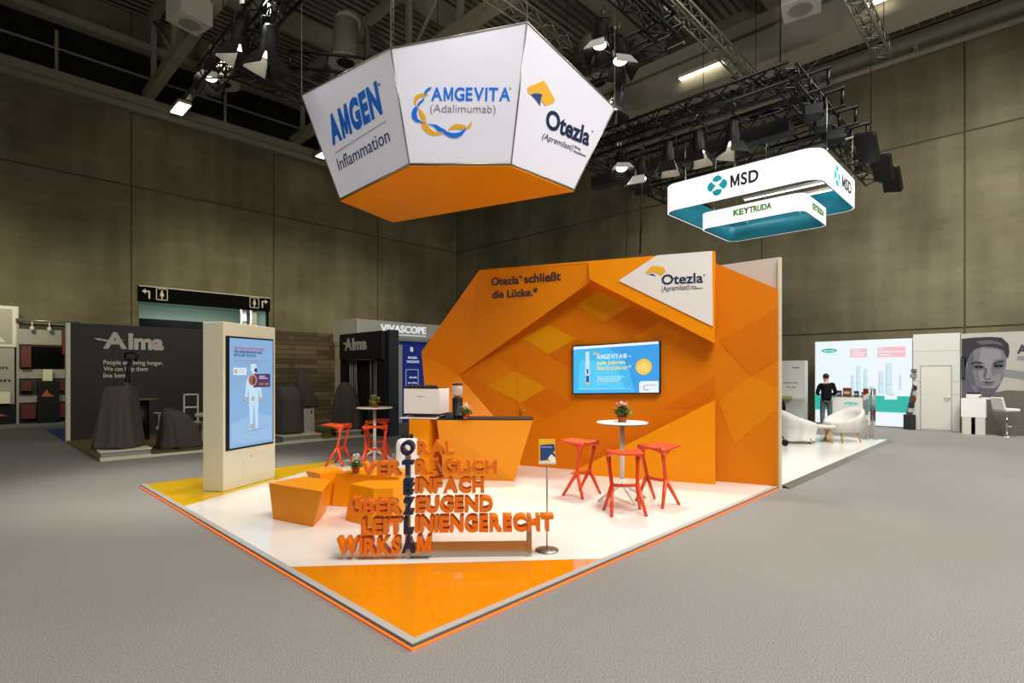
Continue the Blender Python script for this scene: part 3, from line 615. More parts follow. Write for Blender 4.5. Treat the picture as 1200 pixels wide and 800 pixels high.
# yellow/blue brochure stand -------------------------------------------
bp = Vector((4.101, 3.502, 0.05)); rr = Vector((0.697, -0.717, 0.0))
t = thing('brochure_stand', tuple(bp), 'slim steel stand holding one yellow and blue leaflet block beside the letters', 'brochure stand')
MB().lathe(bp, [(.115, 0), (.115, .012), (.02, .02)], 28).build('base', 'grey_edge', t)
MB().tube(bp+Vector((0, 0, .015)), bp+Vector((0, 0, .93)), .007).build('pole', 'steel', t)
fb = Fr(vz(bp, .915)-rr*.085, rr, (0, 0, 1)); 
MB().prism(fb.rect(0, .17, 0, .022), fb.n*.07).build('tray', 'white', t)
up = (Vector((0, 0, 1))-fb.n*.25).normalized(); fb2 = Fr(fb.p(.005, .02, .05), fb.r, up)
lv = MB().prism(fb2.rect(0, .16, 0, .225), -fb2.n*.03).build('leaflet_block', 'gold', t)
flat('cover_panel', fb2.pts([(.012, .01), (.16, .03), (.16, .12), (.15, .175), (.012, .165)]), 'blue_d', lv, fb2.n, .002)
flat('cover_panel', fb2.pts([(.085, .03), (.12, .075), (.16, .04), (.16, .005), (.12, .0)]), 'white', lv, fb2.n, .002, .002)
flat('cover_panel', fb2.pts([(.135, .09), (.16, .115), (.16, .07)]), 'gold', lv, fb2.n, .002, .002)
fb2.text('cover_text', 'Patientenmappe', .02, .13, .14, .01, 'white', lv, .01, .002, .002)

# letter sculpture ------------------------------------------------------
lo = Vector((2.974, 4.273, 0.0)); lr = Vector((0.725, -0.689, 0.0))
f = Fr(lo, lr, (0, 0, 1))
t = thing('letter_sculpture', tuple(f.p(.6, ZP, 0)), 'sculpture of stacked orange block letters with one dark navy column on steel posts', 'letter sculpture')
DEP = .13; rows = [('O', -0.057, 0.071, 1.033, 0.125, 'navy'), ('RAL', 0.1, 0.447, 1.036, 0.125, 'letter'), ('VER', -0.417, -0.054, 0.842, 0.121, 'letter'), ('T', -0.042, 0.062, 0.847, 0.121, 'navy'), ('RÄGLICH', 0.079, 0.851, 0.853, 0.122, 'letter'), ('E', -0.03, 0.058, 0.664, 0.129, 'navy'), ('INFACH', 0.079, 0.729, 0.675, 0.129, 'letter'), ('ÜBER', -0.534, -0.05, 0.474, 0.132, 'letter'), ('Z', -0.035, 0.068, 0.478, 0.133, 'navy'), ('EUGEND', 0.083, 0.813, 0.492, 0.133, 'letter'), ('LEIT', -0.422, -0.042, 0.289, 0.14, 'letter'), ('L', -0.025, 0.06, 0.295, 0.141, 'navy'), ('INIENGERECHT', 0.079, 1.389, 0.306, 0.14, 'letter'), ('WIRKS', -0.647, -0.057, 0.106, 0.144, 'letter'), ('A', -0.045, 0.079, 0.117, 0.144, 'navy'), ('M', 0.098, 0.231, 0.115, 0.145, 'letter')]
def letters(s, x0, x1, y, h, m):
    ms = [(c, text_mesh(c, .036 if c == '\u00dc' else .05)) for c in s]
    ws = [(max(v.co.x for v in me.vertices)-min(v.co.x for v in me.vertices)) for c, me in ms]
    gap = .055; tot = sum(ws)+gap*(len(s)-1)
    k = (x1-x0)/tot; x = x0; ky = h/(cap_h()+.05)
    for (c, me), w__ in zip(ms, ws):
        mx = min(v.co.x for v in me.vertices); org = f.p(x, y, 0)
        for v in me.vertices: v.co = f.r*((v.co.x-mx)*k)+f.u*((v.co.y+.03)*ky)+f.n*((v.co.z-.5)*DEP)
        me.materials.clear(); me.materials.append(M[m]); me.name = 'letter'
        for p in me.polygons: p.material_index = 0
        o = bpy.data.objects.new('letter', me); COL.objects.link(o); o.parent = t; o.location = org-worg(t)
        x += (w__+gap)*k
for s, x0, x1, y, h, m in rows: letters(s, x0, x1, y, h, m)
p0, p1 = f.p(0.008, 0, -.065), f.p(1.159, 0, -.065)
for p, zt_ in ((p0, 1.02), (p1, 0.39)):
    MB().box(vz(p, (ZP+zt_)/2), (.05, .035, zt_-ZP), 0, Matrix((f.r, f.n, f.u)).transposed()).build('post', 'steel', t)
MB().prism([vz(p0, ZP), vz(p1, ZP), vz(p1, ZP+.145), vz(p0, ZP+.145)], -f.n*.012).build('steel_plate', 'steel', t)

# ================================================================== OVERHEAD
Bs = [Vector(p) for p in [(4.532, 8.398, 4.7), (4.441, 6.3, 4.7), (5.425, 5.287, 4.7), (6.87, 5.309, 4.7), (5.872, 8.865, 4.7)]]; Ts = [Vector(p) for p in [(4.07, 8.845, 6.438), (4.049, 6.167, 6.095), (5.246, 4.821, 6.39), (7.46, 4.937, 6.088), (6.372, 9.615, 6.25)]]
cen = sum(Bs, Vector())/5
t = thing('hanging_sign', tuple(cen), 'big faceted white hanging sign with orange underside above the orange stand', 'hanging sign')
HS = t
names = ['first', 'mid', 'last']
faces = []
for i in range(5):
    j = (i+1) % 5
    n = nrm3(Bs[i], Bs[j], Ts[j])
    if n.dot((Bs[i]+Bs[j])/2-cen) < 0: n = -n
    c0 = (Bs[i]+Bs[j]+Ts[i]+Ts[j])/4
    ins = lambda p: p+(c0-p).normalized()*.012
    o = MB().prism([ins(Bs[i]), ins(Bs[j]), ins(Ts[j]), ins(Ts[i])], -n*.03).build('face_panel', 'sign_white', t)
    faces.append((o, n))
b = MB(); b.prism(Bs, (0, 0, -.025)); b.build('underside', 'orange', t)
b = MB()
for i in range(5): b.tube(Bs[i]+Vector((0, 0, .01)), Bs[(i+1) % 5]+Vector((0, 0, .01)), .018, 6)
for i in range(5): b.tube(Ts[i], Ts[(i+1) % 5], .012, 6)
for i in range(5): b.tube(Bs[i], Ts[i], .012, 6)
b.build('frame', 'grey_edge', t)
# graphics of the three visible faces
fo, fn = faces[0]
text('lettering', 'AMGEN', (4.3, 8.223, 5.511), (4.237, 6.66, 5.493), (4.2, 8.208, 5.87), 'blue', fo, .055, .004, .86, .002)
text('lettering', '\u00ae', (4.151, 6.629, 5.797), (4.151, 6.568, 5.789), (4.14, 6.629, 5.837), 'inkgrey', fo, 0, .004, 1, .002)
flat('divider', [(4.339, 8.208, 5.366), (4.274, 6.638, 5.355), (4.273, 6.635, 5.361), (4.337, 8.204, 5.373)], 'blue_d', fo, fn, .004, .002)
text('lettering', 'Inflammation', (4.413, 8.211, 5.101), (4.345, 6.626, 5.096), (4.363, 8.215, 5.282), 'blue_d', fo, .0, .004, 1, .002)
fo, fn = faces[1]
text('lettering', 'AMGEVITA', (4.521, 5.915, 5.489), (5.265, 5.15, 5.486), (4.498, 5.881, 5.637), 'blue', fo, .025, .004, 1, .002)
text('lettering', '\u00ae', (5.233, 5.131, 5.62), (5.249, 5.115, 5.62), (5.229, 5.128, 5.639), 'inkgrey', fo, 0, .004, 1, .002)
text('lettering', '(Adalimumab)', (4.534, 5.956, 5.347), (5.153, 5.321, 5.339), (4.521, 5.933, 5.441), 'inkgrey', fo, -.012, .004, 1, .002)
def ribbon(L, W_, m, par, n, lift):
    flat('ribbon_mark', L, m, par, n, .004, lift)
gold1 = [(4.482, 5.926, 5.561), (4.47, 5.947, 5.541), (4.442, 5.977, 5.536), (4.401, 6.026, 5.52), (4.386, 6.057, 5.48), (4.392, 6.072, 5.424), (4.378, 6.082, 5.434), (4.358, 6.087, 5.475), (4.359, 6.065, 5.53), (4.382, 6.029, 5.561), (4.424, 5.981, 5.573), (4.466, 5.942, 5.566)]
blue1 = [(4.504, 5.871, 5.647), (4.47, 5.91, 5.637), (4.445, 5.947, 5.606), (4.442, 5.968, 5.561), (4.457, 5.958, 5.546), (4.466, 5.933, 5.586), (4.49, 5.899, 5.611)]
blue2 = [(4.452, 5.969, 5.53), (4.454, 5.983, 5.49), (4.428, 6.025, 5.449), (4.41, 6.062, 5.403), (4.399, 6.065, 5.424), (4.409, 6.037, 5.469), (4.433, 6.003, 5.495)]
blue3 = [(4.389, 6.077, 5.418), (4.366, 6.113, 5.388), (4.361, 6.14, 5.331), (4.376, 6.148, 5.269), (4.415, 6.123, 5.23), (4.47, 6.071, 5.218), (4.516, 6.027, 5.209), (4.471, 6.064, 5.233), (4.429, 6.094, 5.269), (4.409, 6.09, 5.331), (4.412, 6.064, 5.393)]
gold2 = [(4.412, 6.061, 5.398), (4.454, 6.032, 5.362), (4.49, 6.013, 5.316), (4.523, 6.018, 5.215), (4.493, 6.045, 5.223), (4.457, 6.064, 5.269), (4.432, 6.069, 5.326)]
gold3 = [(4.47, 6.075, 5.207), (4.502, 6.068, 5.14), (4.552, 6.037, 5.087), (4.613, 5.983, 5.063), (4.669, 5.923, 5.072), (4.705, 5.876, 5.095), (4.725, 5.844, 5.126), (4.688, 5.891, 5.103), (4.635, 5.946, 5.101), (4.586, 5.986, 5.129), (4.55, 6.006, 5.171), (4.524, 6.019, 5.209)]
blue4 = [(4.527, 6.014, 5.211), (4.574, 5.97, 5.202), (4.619, 5.926, 5.197), (4.665, 5.891, 5.163), (4.724, 5.844, 5.129), (4.688, 5.891, 5.103), (4.645, 5.93, 5.116), (4.609, 5.95, 5.161), (4.568, 5.982, 5.189)]
blue5 = [(4.717, 5.853, 5.122), (4.753, 5.824, 5.103), (4.804, 5.776, 5.093), (4.855, 5.719, 5.103), (4.89, 5.671, 5.134), (4.905, 5.643, 5.166), (4.908, 5.656, 5.124), (4.886, 5.701, 5.066), (4.839, 5.763, 5.032), (4.78, 5.821, 5.037), (4.726, 5.864, 5.07), (4.693, 5.888, 5.096)]
gold4 = [(4.737, 5.832, 5.126), (4.764, 5.782, 5.181), (4.808, 5.727, 5.207), (4.858, 5.678, 5.199), (4.898, 5.644, 5.183), (4.904, 5.646, 5.161), (4.874, 5.687, 5.134), (4.827, 5.731, 5.145), (4.779, 5.783, 5.14)]
gold5 = [(4.909, 5.639, 5.166), (4.928, 5.608, 5.195), (4.945, 5.574, 5.238), (4.952, 5.574, 5.22), (4.949, 5.596, 5.171), (4.926, 5.633, 5.137), (4.909, 5.648, 5.145)]
for L in (gold1, gold2, gold3, gold4, gold5): flat('ribbon_mark', L, 'gold', fo, fn, .004, .002)
for L in (blue1, blue2, blue3, blue4, blue5): flat('ribbon_mark', L, 'blue', fo, fn, .005, .002)
fo, fn = faces[2]
flat('logo_mark', [(5.465, 5.018, 5.685), (5.485, 5.012, 5.707), (5.739, 4.971, 5.871), (5.772, 4.971, 5.872), (6.042, 5.014, 5.729), (6.027, 5.026, 5.685), (5.875, 5.048, 5.595), (5.844, 5.046, 5.602), (5.754, 5.036, 5.633), (5.773, 5.016, 5.707), (5.675, 5.017, 5.698), (5.58, 5.028, 5.655), (5.536, 5.035, 5.624), (5.488, 5.03, 5.64)], 'gold', fo, fn, .004, .002)
flat('logo_mark', [(5.553, 5.034, 5.63), (5.613, 5.025, 5.665), (5.695, 5.019, 5.691), (5.771, 5.018, 5.702), (5.753, 5.035, 5.638), (5.77, 5.056, 5.561), (5.67, 5.044, 5.599)], 'blue_d', fo, fn, .004, .002)
text('lettering', 'Otezla', (5.943, 5.118, 5.345), (7.001, 5.122, 5.39), (5.929, 5.055, 5.574), 'navy', fo, .03, .004, 1, .002)
text('lettering', '\u00ae', (7.004, 5.067, 5.591), (7.049, 5.067, 5.594), (7.002, 5.061, 5.614), 'inkgrey', fo, 0, .004, 1, .002)
text('lettering', '(Apremilast)', (5.926, 5.162, 5.185), (6.63, 5.164, 5.217), (5.947, 5.14, 5.265), 'ink', fo, .0, .004, 1, .002)
text('lettering', '30mg', (6.664, 5.151, 5.266), (6.828, 5.151, 5.275), (6.665, 5.141, 5.3), 'ink', fo, .0, .004, 1, .002)
text('lettering', 'Filmtabletten', (6.666, 5.167, 5.206), (6.99, 5.168, 5.22), (6.67, 5.159, 5.237), 'ink', fo, .0, .004, 1, .002)
b = MB()
for p in (Ts[0], Ts[1], Ts[2], Ts[3], Ts[4]):
    c0 = p+(cen-p)*.06; b.tube((p.x, p.y, p.z), (p.x, p.y, 16.2), .006, 5)
b.build('suspension_wire', 'steel', t)
# round-cornered double ring sign ---------------------------------------
def ring_pts(x0, x1, y0, y1, z, r, k=6):
    L = []
    for cx_, cy_, a0 in ((x1-r, y1-r, 0), (x0+r, y1-r, PI/2), (x0+r, y0+r, PI), (x1-r, y0+r, 1.5*PI)):
        for i in range(k+1): a = a0+PI/2*i/k; L.append(Vector((cx_+r*math.cos(a), cy_+r*math.sin(a), z)))
    return L
def ring_sign(name, x0, x1, y0, y1, z0, z1, r, label, th=.05):
    t = thing(name, ((x0+x1)/2, (y0+y1)/2, z0), label, 'hanging sign')
    def skin(i0, i1, nm, m):
        A = ring_pts(x0+i0, x1-i0, y0+i0, y1-i0, z0, r-i0); B = [p+Vector((0, 0, z1-z0)) for p in A]
        C_ = ring_pts(x0+i1, x1-i1, y0+i1, y1-i1, z0, r-i1); D = [p+Vector((0, 0, z1-z0)) for p in C_]
        b = MB(); n = len(A); a, bb, c, d = b.add(A), b.add(B), b.add(C_), b.add(D)
        for i in range(n):
            j = (i+1) % n
            b.face([a+i, a+j, bb+j, bb+i], True); b.face([c+j, c+i, d+i, d+j], True); b.face([a+j, a+i, c+i, c+j]); b.face([bb+i, bb+j, d+j, d+i])
        return b.build(nm, m, t)
    o = skin(0, .02, 'outer_skin', 'lit_white'); skin(.022, .05, 'inner_skin', 'teal')
    return t, o
t, sk = ring_sign('ring_sign', 11.4, 14.3, 2.98, 6.25, 5.5, 6.1, .32, 'large white round-cornered ring sign with teal lining, hung high')
f = Fr((11.395, 6.25, 5.5), (0, -1, 0), (0, 0, 1))
def four(f, x, y, s, par, m='teal_d', sx=1):
    for cx_, cy_, rx, ry in ((0, .5, .42, .4), (0, -.5, .42, .4), (-.5, 0, .4, .44), (.5, 0, .4, .44)):
        flat('logo_mark', [f.p(x+(cx_+rx*math.cos(2*PI*k/20))*s*sx, y+(cy_+ry*math.sin(2*PI*k/20))*s) for k in range(20)], m, par, f.n, .004)
    for L in ([(-.5, .42), (-.26, .40), (0, .30), (.26, .40), (.5, .42), (.34, .22), (.10, 0), (.34, -.22), (.5, -.42), (.26, -.40), (0, -.30), (-.26, -.40), (-.5, -.42), (-.34, -.22), (-.10, 0), (-.34, .22)],):
        flat('logo_mark', [f.p(x+a_*s*sx, y+b_*s) for a_, b_ in L], 'lit_white', par, f.n, .003, .004)
four(f, (1.289, 0.315)[0], .31, .24, sk)
f.text('lettering', 'MSD', (1.572, 0.247)[0], (2.144, 0.196)[0], .205, .235, 'ink', sk, .03, .004)
f2 = Fr((11.4, 2.975, 5.5), (1, 0, 0), (0, 0, 1))
four(f2, 1.15, .31, .24, sk); f2.text('lettering', 'MSD', 1.52, 2.3, .2, .235, 'ink', sk, .03, .004)
b = MB()
for x, y in ((11.42, 5.7), (11.42, 4.6), (11.9, 3.0), (13.9, 3.0), (14.28, 5.7), (12.5, 6.23)): b.tube((x, y, 6.08), (x, y, 7.1), .006, 5); b.ell((x, y, 6.15), (.03, .03, .05), 8, 5)
b.build('suspension_wire', 'steel', t)
t, sk = ring_sign('ring_sign', 11.95, 13.7, 3.42, 5.62, 5.1, 5.46, .22, 'smaller white round-cornered ring sign with teal lining, hung just under the larger ring')
f = Fr((11.945, 5.62, 5.1), (0, -1, 0), (0, 0, 1))
for s_, m_, a_, b_ in (('KE', 'green', .78, 1.0), ('Y', 'blue_d', 1.0, 1.12), ('TRUDA', 'green', 1.12, 1.58)): f.text('lettering', s_, a_, b_, .15, .12, m_, sk, .045, .004)
f2 = Fr((11.95, 3.415, 5.1), (1, 0, 0), (0, 0, 1)); f2.text('lettering', 'KEYTRUDA', .55, 1.35, .13, .12, 'green', sk, .045, .004)
b = MB()
for x, y, x2, y2 in ((11.98, 5.3, 12.17, 5.3), (11.98, 4.2, 12.17, 4.2), (13.67, 5.2, 13.57, 5.2), (13.67, 4.0, 13.57, 4.0)): b.tube((x, y, 5.44), (x2, y2, 7.33), .006, 5); b.ell((x, y, 5.5), (.025, .025, .05), 8, 5)
b.build('suspension_wire', 'steel', t)
# light bars inside the large ring
t = thing('light_bar', (13.4, 4.6, 5.9), 'white light bar glowing inside the large ring sign', 'light')
MB().bb(13.5, 13.62, 3.3, 5.9, 5.86, 5.92).build('housing', 'white', t); MB().bb(13.52, 13.60, 3.32, 5.88, 5.85, 5.86).build('tube', 'lamp_on', t)
t = thing('light_bar', (12.8, 4.6, 5.9), 'shorter light bar glowing over the inner ring sign', 'light')
MB().bb(12.9, 13.0, 3.2, 5.0, 5.86, 5.92).build('housing', 'white', t); MB().bb(12.92, 12.98, 3.22, 4.98, 5.85, 5.86).build('tube', 'lamp_on', t)

# trusses ----------------------------------------------------------------
def truss(b, p0, p1, w_=.34, rc=.03, rd=.015, pitch=.34):
    p0, p1 = Vector(p0), Vector(p1); d = (p1-p0); L = d.length; d.normalize(); s_ = Vector((0, 0, 1)).cross(d).normalized(); u = Vector((0, 0, 1))
    c = [p0+s_*a*w_/2+u*e_*w_/2 for a in (-1, 1) for e_ in (-1, 1)]
    for q_ in c: b.tube(q_, q_+d*L, rc, 6)
    n = max(2, int(L/pitch)); st = L/n
    for (i, j) in ((0, 1), (2, 3), (0, 2), (1, 3)):
        for k in range(n):
            a_, e_ = (c[i], c[j]) if k % 2 else (c[j], c[i])
            b.tube(a_+d*st*k, e_+d*st*(k+1), rd, 4)
    for q0 in (p0, p1):
        for (i, j) in ((0, 1), (2, 3), (0, 2), (1, 3)): pass
    return b
def truss_ring(segs, label, loc, mm='truss'):
    t = thing('lighting_truss', loc, label, 'truss')
    for a_, e_ in segs: truss(MB(), a_, e_).build('truss_segment', mm, t)
    return t
ZR = 7.65
TR = truss_ring([((3.55, 11.9, ZR), (3.55, 1.5, ZR)), ((3.7, 11.0, ZR), (8.75, 11.0, ZR)), ((8.6, 4.4, ZR), (8.6, 10.85, ZR)), ((8.45, 4.55, ZR), (3.7, 4.55, ZR))], 'black lighting truss frame hung around the big faceted sign', (6, 7.5, 7.5))
b = MB()
for x, y in ((3.55, 11), (8.6, 11), (8.6, 4.6), (3.55, 4.6)): b.tube((x, y, ZR+.15), (x, y, 16.5), .01, 5)
b.build('suspension_wire', 'black', TR)
# extra pipe rail of the front part
b = MB(); b.tube((4.2, 9.6, 7.55), (6.3, 8.1, 7.55), .03, 6); b.tube((4.2, 9.6, 7.25), (6.3, 8.1, 7.25), .03, 6)
for k in range(5): p = Vector((4.2, 9.6, 7.25)).lerp(Vector((6.3, 8.1, 7.25)), k/4); b.tube(p, p+Vector((0, 0, .3)), .022, 6)
b.build('outrigger_rail', 'truss', TR)
ZR2 = 7.15
T2 = truss_ring([((10.5, 8.2, ZR2), (10.5, 3.2, ZR2)), ((10.5, 3.3, ZR2), (17.6, 3.3, ZR2)), ((10.65, 8.05, ZR2), (17.6, 8.05, ZR2)), ((13.4, 3.45, ZR2), (13.4, 7.9, ZR2)), ((12.0, 3.45, ZR2), (12.0, 7.9, ZR2))], 'black lighting truss frame hung over the white ring signs', (14, 5.6, 7))
b = MB()
for x, y in ((10.5, 8), (10.5, 3.4), (17.3, 3.3), (17.3, 8)): b.tube((x, y, ZR2+.15), (x, y, 16.5), .012, 5)
b.build('suspension_wire', 'black', T2)
for x in (11.2, 12.2, 13.25, 14.3):
    b = MB(); b.tube((x, 2.75, 7.05), (x, 4.6, 7.05), .032, 6); b.tube((x, 2.75, 7.4), (x, 4.6, 7.4), .032, 6); b.tube((x, 2.8, 7.05), (x, 2.8, 7.4), .028, 6); b.tube((x, 3.1, 7.05), (x, 3.1, 7.4), .028, 6)
    b.build('outrigger_rail', 'truss', T2)
for x in (13.8, 15.4, 16.5): MB().tube((x, 2.6, 6.98), (x, 4.9, 6.98), .026, 6).build('support_pipe', 'alu', T2)
b = MB(); b.bb(11.6, 11.9, 3.6, 8.4, 6.62, 6.9); b.build('cable_duct', 'dark', T2)
b = MB()
rnd = random.Random(3)
for k in range(60):
    p = Vector((10.5+rnd.uniform(-.1, .1), rnd.uniform(3.4, 8), ZR2+rnd.uniform(.0, .2))); q_ = p+Vector((rnd.uniform(-.2, .2), rnd.uniform(-.7, .7), rnd.uniform(-.15, .15)))
    b.path([p, (p+q_)/2+Vector((0, 0, -rnd.uniform(.1, .3))), q_], .014, 5)
for k in range(60):
    p = Vector((rnd.uniform(10.6, 17), 3.3+rnd.uniform(-.1, .1), ZR2+rnd.uniform(-.1, .2))); q_ = p+Vector((rnd.uniform(-.7, .7), rnd.uniform(-.2, .2), rnd.uniform(-.15, .15)))
    b.path([p, (p+q_)/2+Vector((0, 0, -rnd.uniform(.1, .25))), q_], .012, 5)
b.build('cabling', 'black', T2, kind='stuff')
b = MB()
for k in range(60):
    p = Vector((3.55+rnd.uniform(-.1, .1), rnd.uniform(6.4, 11), ZR+rnd.uniform(-.1, .2))); q_ = p+Vector((rnd.uniform(-.2, .2), rnd.uniform(-.6, .6), rnd.uniform(-.2, .1)))
    b.path([p, (p+q_)/2+Vector((0, 0, -rnd.uniform(.1, .3))), q_], .011, 5)
b.build('cabling', 'black', TR, kind='stuff')
for (a_, e_, lab) in ((((12.2, 6.5, 11), (17.8, 6.5, 11)), 0, 'grey steel truss pointing at the pale box beam over the wide truss frame'), (((14.6, 3.25, 11), (18.7, 3.25, 11)), 0, 'grey steel truss under the roof farthest from the doorway wall'), (((8.6, 9.5, 11), (12.0, 9.5, 11)), 0, 'short grey steel truss just above the top edge of the faceted sign')):
    t = thing('roof_truss', a_[0], lab, 'truss')
    truss(MB(), a_[0], a_[1], .34, .03, .016, .3).build('truss_segment', 'alu', t)
    b = MB()
    for q_ in a_: b.tube((q_[0], q_[1], 11.15), (q_[0], q_[1], 16.5), .01, 5)
    b.build('suspension_wire', 'black', t)
# spotlights ---------------------------------------------------------------
def make_spot():
    t = thing('spotlight', (0, 0, 0), '', 'spotlight', 'spotlights on the trusses')
    b = MB(); b.lathe((0, 0, -.62), [(.15, 0), (.15, .02), (.13, .04), (.13, .22), (.10, .30), (.10, .40), (.07, .44)], 16); b.build('housing', 'black', t)
    MB().lathe((0, 0, -.625), [(.125, 0), (.125, .006)], 16).build('lens', 'lamp_on', t)
    for a in range(4):
        R = Matrix.Rotation(a*PI/2, 3, 'Z')
        P = [R@Vector(p) for p in ((-.13, .14, -.62), (.13, .14, -.62), (.20, .26, -.86), (-.20, .26, -.86))]
        MB().prism(P, R@Vector((0, .012, .006))).build('barn_door', 'pale' if a == 0 else 'black', t)
    b = MB(); b.path([(-.16, 0, -.42), (-.16, 0, -.12), (0, 0, -.05), (.16, 0, -.12), (.16, 0, -.42)], .014, 6); b.tube((0, 0, -.08), (0, 0, .12), .02, 8); b.build('yoke', 'black', t)
    MB().box((0, 0, .13), (.09, .09, .09)).build('clamp', 'chrome', t)
    return t
SP0 = make_spot(); first = [True]
def place_spot(p, target, label, power=0, angle=55, scale=1.0):
    d = (Vector(target)-Vector(p)).normalized()
    e_ = d.to_track_quat('-Z', 'Y').to_euler()
    if first[0]: o = SP0; o.location = p; o.rotation_euler = e_; o['label'] = label; first[0] = False
    else: o = dup(SP0, p, None, label, None, e_)
    if power: spot('spot_lamp', Vector(p)+d*.93*scale, target, power, angle, .7)
    return o
SPOTS = [
 ((3.42, 9.622, 7.902), (2.9, 10.5, 0), 'spotlight beside the faceted sign, first of the pair with pale flaps from the frame corner', 1),
 ((3.42, 8.466, 7.313), (3.1, 9.4, 0), 'spotlight with pale flap hanging nearest the upper corner of the faceted sign', 1),
 ((3.7, 12.134, 8.332), (2.6, 9.6, 0), 'spotlight hanging at the outer corner of the frame by a round roof vent', 1),
 ((8.4, 5.845, 8.434), (6.9, 5.4, 0), 'spotlight above the faceted sign, the higher of the pair with wide flaps', 1),
 ((8.4, 5.492, 7.995), (7.5, 4.2, 0), 'spotlight above the faceted sign, the lower of the pair with wide flaps', 1),
 ((8.75, 5.609, 7.374), (7.0, 6.4, .8), 'spotlight hanging alone beyond the upper tip of the faceted sign', 1),
 ((10.5, 6.82, 6.907), (8.6, 5, 1), 'spotlight at the free end of the wide truss frame, lowest of its row', .5),
 ((10.5, 6.254, 6.631), (9.5, 6, 0), 'dark spotlight beside the hanging cable, second in the row over the ring signs', 0),
 ((10.5, 5.624, 6.865), (11.0, 5.8, 0), 'spotlight with grey flap just above the end of the large ring sign', .4),
 ((10.5, 4.967, 6.886), (10.8, 5, 0), 'spotlight above the logo of the large ring sign, darker flaps', .4),
 ((10.5, 4.261, 6.856), (10.6, 4.4, 0), 'largest glowing spotlight above the white ring signs', .5),
]
for p, tg, lab, pw in SPOTS: place_spot(p, tg, lab, pw*580)
# lamps of the same frame that face the stand from behind the sign
# flat floods at the far end
for k, (px, lab) in enumerate(((13.8, 'black flat floodlight on the rail nearest the ring sign corner'), (15.4, 'black flat floodlight on the middle rail beyond the ring sign'), (16.5, 'black flat floodlight on the outermost rail beyond the ring sign'))):
    t = thing('floodlight', (px, 2.7, 7.0), lab, 'floodlight', 'flat floodlights')
    R = Matrix.Rotation(.75, 3, 'Y') @ Matrix.Rotation(.3, 3, 'X')
    b = MB(); b.box((px, 2.7, 6.68), (.66, .4, .14), 0, R); b.build('housing', 'black', t, bevel=.01)
    b = MB(); b.tube((px, 2.7, 6.7), (px, 2.7, 7.0), .02, 6); b.build('bracket', 'black', t)
    b = MB(); b.box((px, 2.7, 6.99), (.08, .1, .08)); b.build('clamp', 'chrome', t)
for k, (x, y) in enumerate(((11.4, 3.1), (12.1, 3.1), (12.9, 3.1))):
    t = thing('floodlight', (x, y, 6.9), ['small black floodlight under the truss above the ring sign corner', 'small black floodlight, second under the truss behind the ring sign corner', 'small black floodlight, third under the truss behind the ring sign corner'][k], 'floodlight', 'flat floodlights')
    MB().box((x, y, 6.75), (.34, .3, .2), .3).build('housing', 'black', t, bevel=.01); MB().tube((x, y, 6.8), (x, y, 7.05), .02, 6).build('bracket', 'black', t); MB().box((x, y, 7.0), (.07, .09, .07)).build('clamp', 'chrome', t)
# long light strips of the hall roof
def strip(p0, p1, w_, label):
    p0, p1 = Vector(p0), Vector(p1); t = thing('strip_light', tuple((p0+p1)/2), label, 'strip light')
    d = (p1-p0); L = d.length; d.normalize(); c = (p0+p1)/2
    MB().box(c+Vector((0, 0, .07)), (w_, L, .12)).build('housing', 'offwhite', t)
    MB().box(c, (w_*.85, L*.98, .03)).build('diffuser', 'strip', t)
strip((18.88, 9.65, 12.72), (18.88, 8.0, 12.72), .22, 'strip light on the pale box beam nearer the faceted sign')
strip((18.8, 3.725, 12.666), (18.8, 3.055, 12.596), .22, 'strip light on the pale box beam farther from the faceted sign')
strip((6.62, 26.3, 12.8), (6.68, 25.07, 12.8), .5, 'strip light ending just above the doorway wall ledge')
strip((6.8, 21.2, 12.8), (6.76, 19.4, 12.8), .5, 'strip light seen through the corner of the black truss frame')
strip((13.08, 26.4, 12.8), (13.1, 25.4, 12.8), .5, 'strip light near the wall ledge beside the faceted sign')
for x, y0, y1, l in ((6.75, 18.0, 27.3, 'grey cable trunking with strip lights passing the corner of the black truss frame'), (13.09, 18, 27.3, 'grey cable trunking with a strip light, beside the upper rim of the faceted sign')):
    tag(MB().bb(x-.12, x+.12, y0, y1, 12.95, 13.2).build('cable_trunking', 'alu'), l, 'trunking')
def vent(p, label):
    t = thing('air_vent', p, label, 'air vent')
    b = MB(); b.lathe(p, [(.62, 0), (.62, .06), (.5, .1), (.42, .2), (.42, 1.4)], 24); b.build('duct', 'beam_w', t)
    MB().lathe((p[0], p[1], p[2]-.02), [(.3, 0), (.3, .02)], 20).build('nozzle', 'void', t)
    b = MB(); b.path([(p[0], p[1], p[2]+1.3), (p[0]+.5, p[1]+.6, p[2]+1.9), (p[0]+1.2, p[1]+1.5, p[2]+2.2)], .42, 16); b.build('elbow', 'beam_w', t)
vent((6.97, 21.7, 12.5), 'round roof air vent hanging by the corner of the black truss frame')
vent((9.48, 17.2, 12.5), 'round roof air vent above the left end of the faceted sign')
vent((16.58, 11.73, 12.5), 'round roof air vent seen beyond the upper tip of the faceted sign')
def hallspk(p, label):
    t = thing('hall_loudspeaker', p, label, 'loudspeaker')
    MB().box((p[0], p[1], p[2]+.5), (.95, .95, .9), .2).build('box', 'offwhite', t, bevel=.03); MB().lathe((p[0], p[1], p[2]+.03), [(.3, 0), (.3, .03)], 20).build('grille', 'grey', t); MB().tube((p[0], p[1], p[2]+.9), (p[0], p[1], p[2]+3.5), .05).build('hanger', 'beam', t)
hallspk((5.16, 18.98, 12.6), 'boxy white ceiling loudspeaker beside the nearest roof girder')
hallspk((16.36, 4.77, 11.8), 'boxy white ceiling loudspeaker over the wide truss frame')
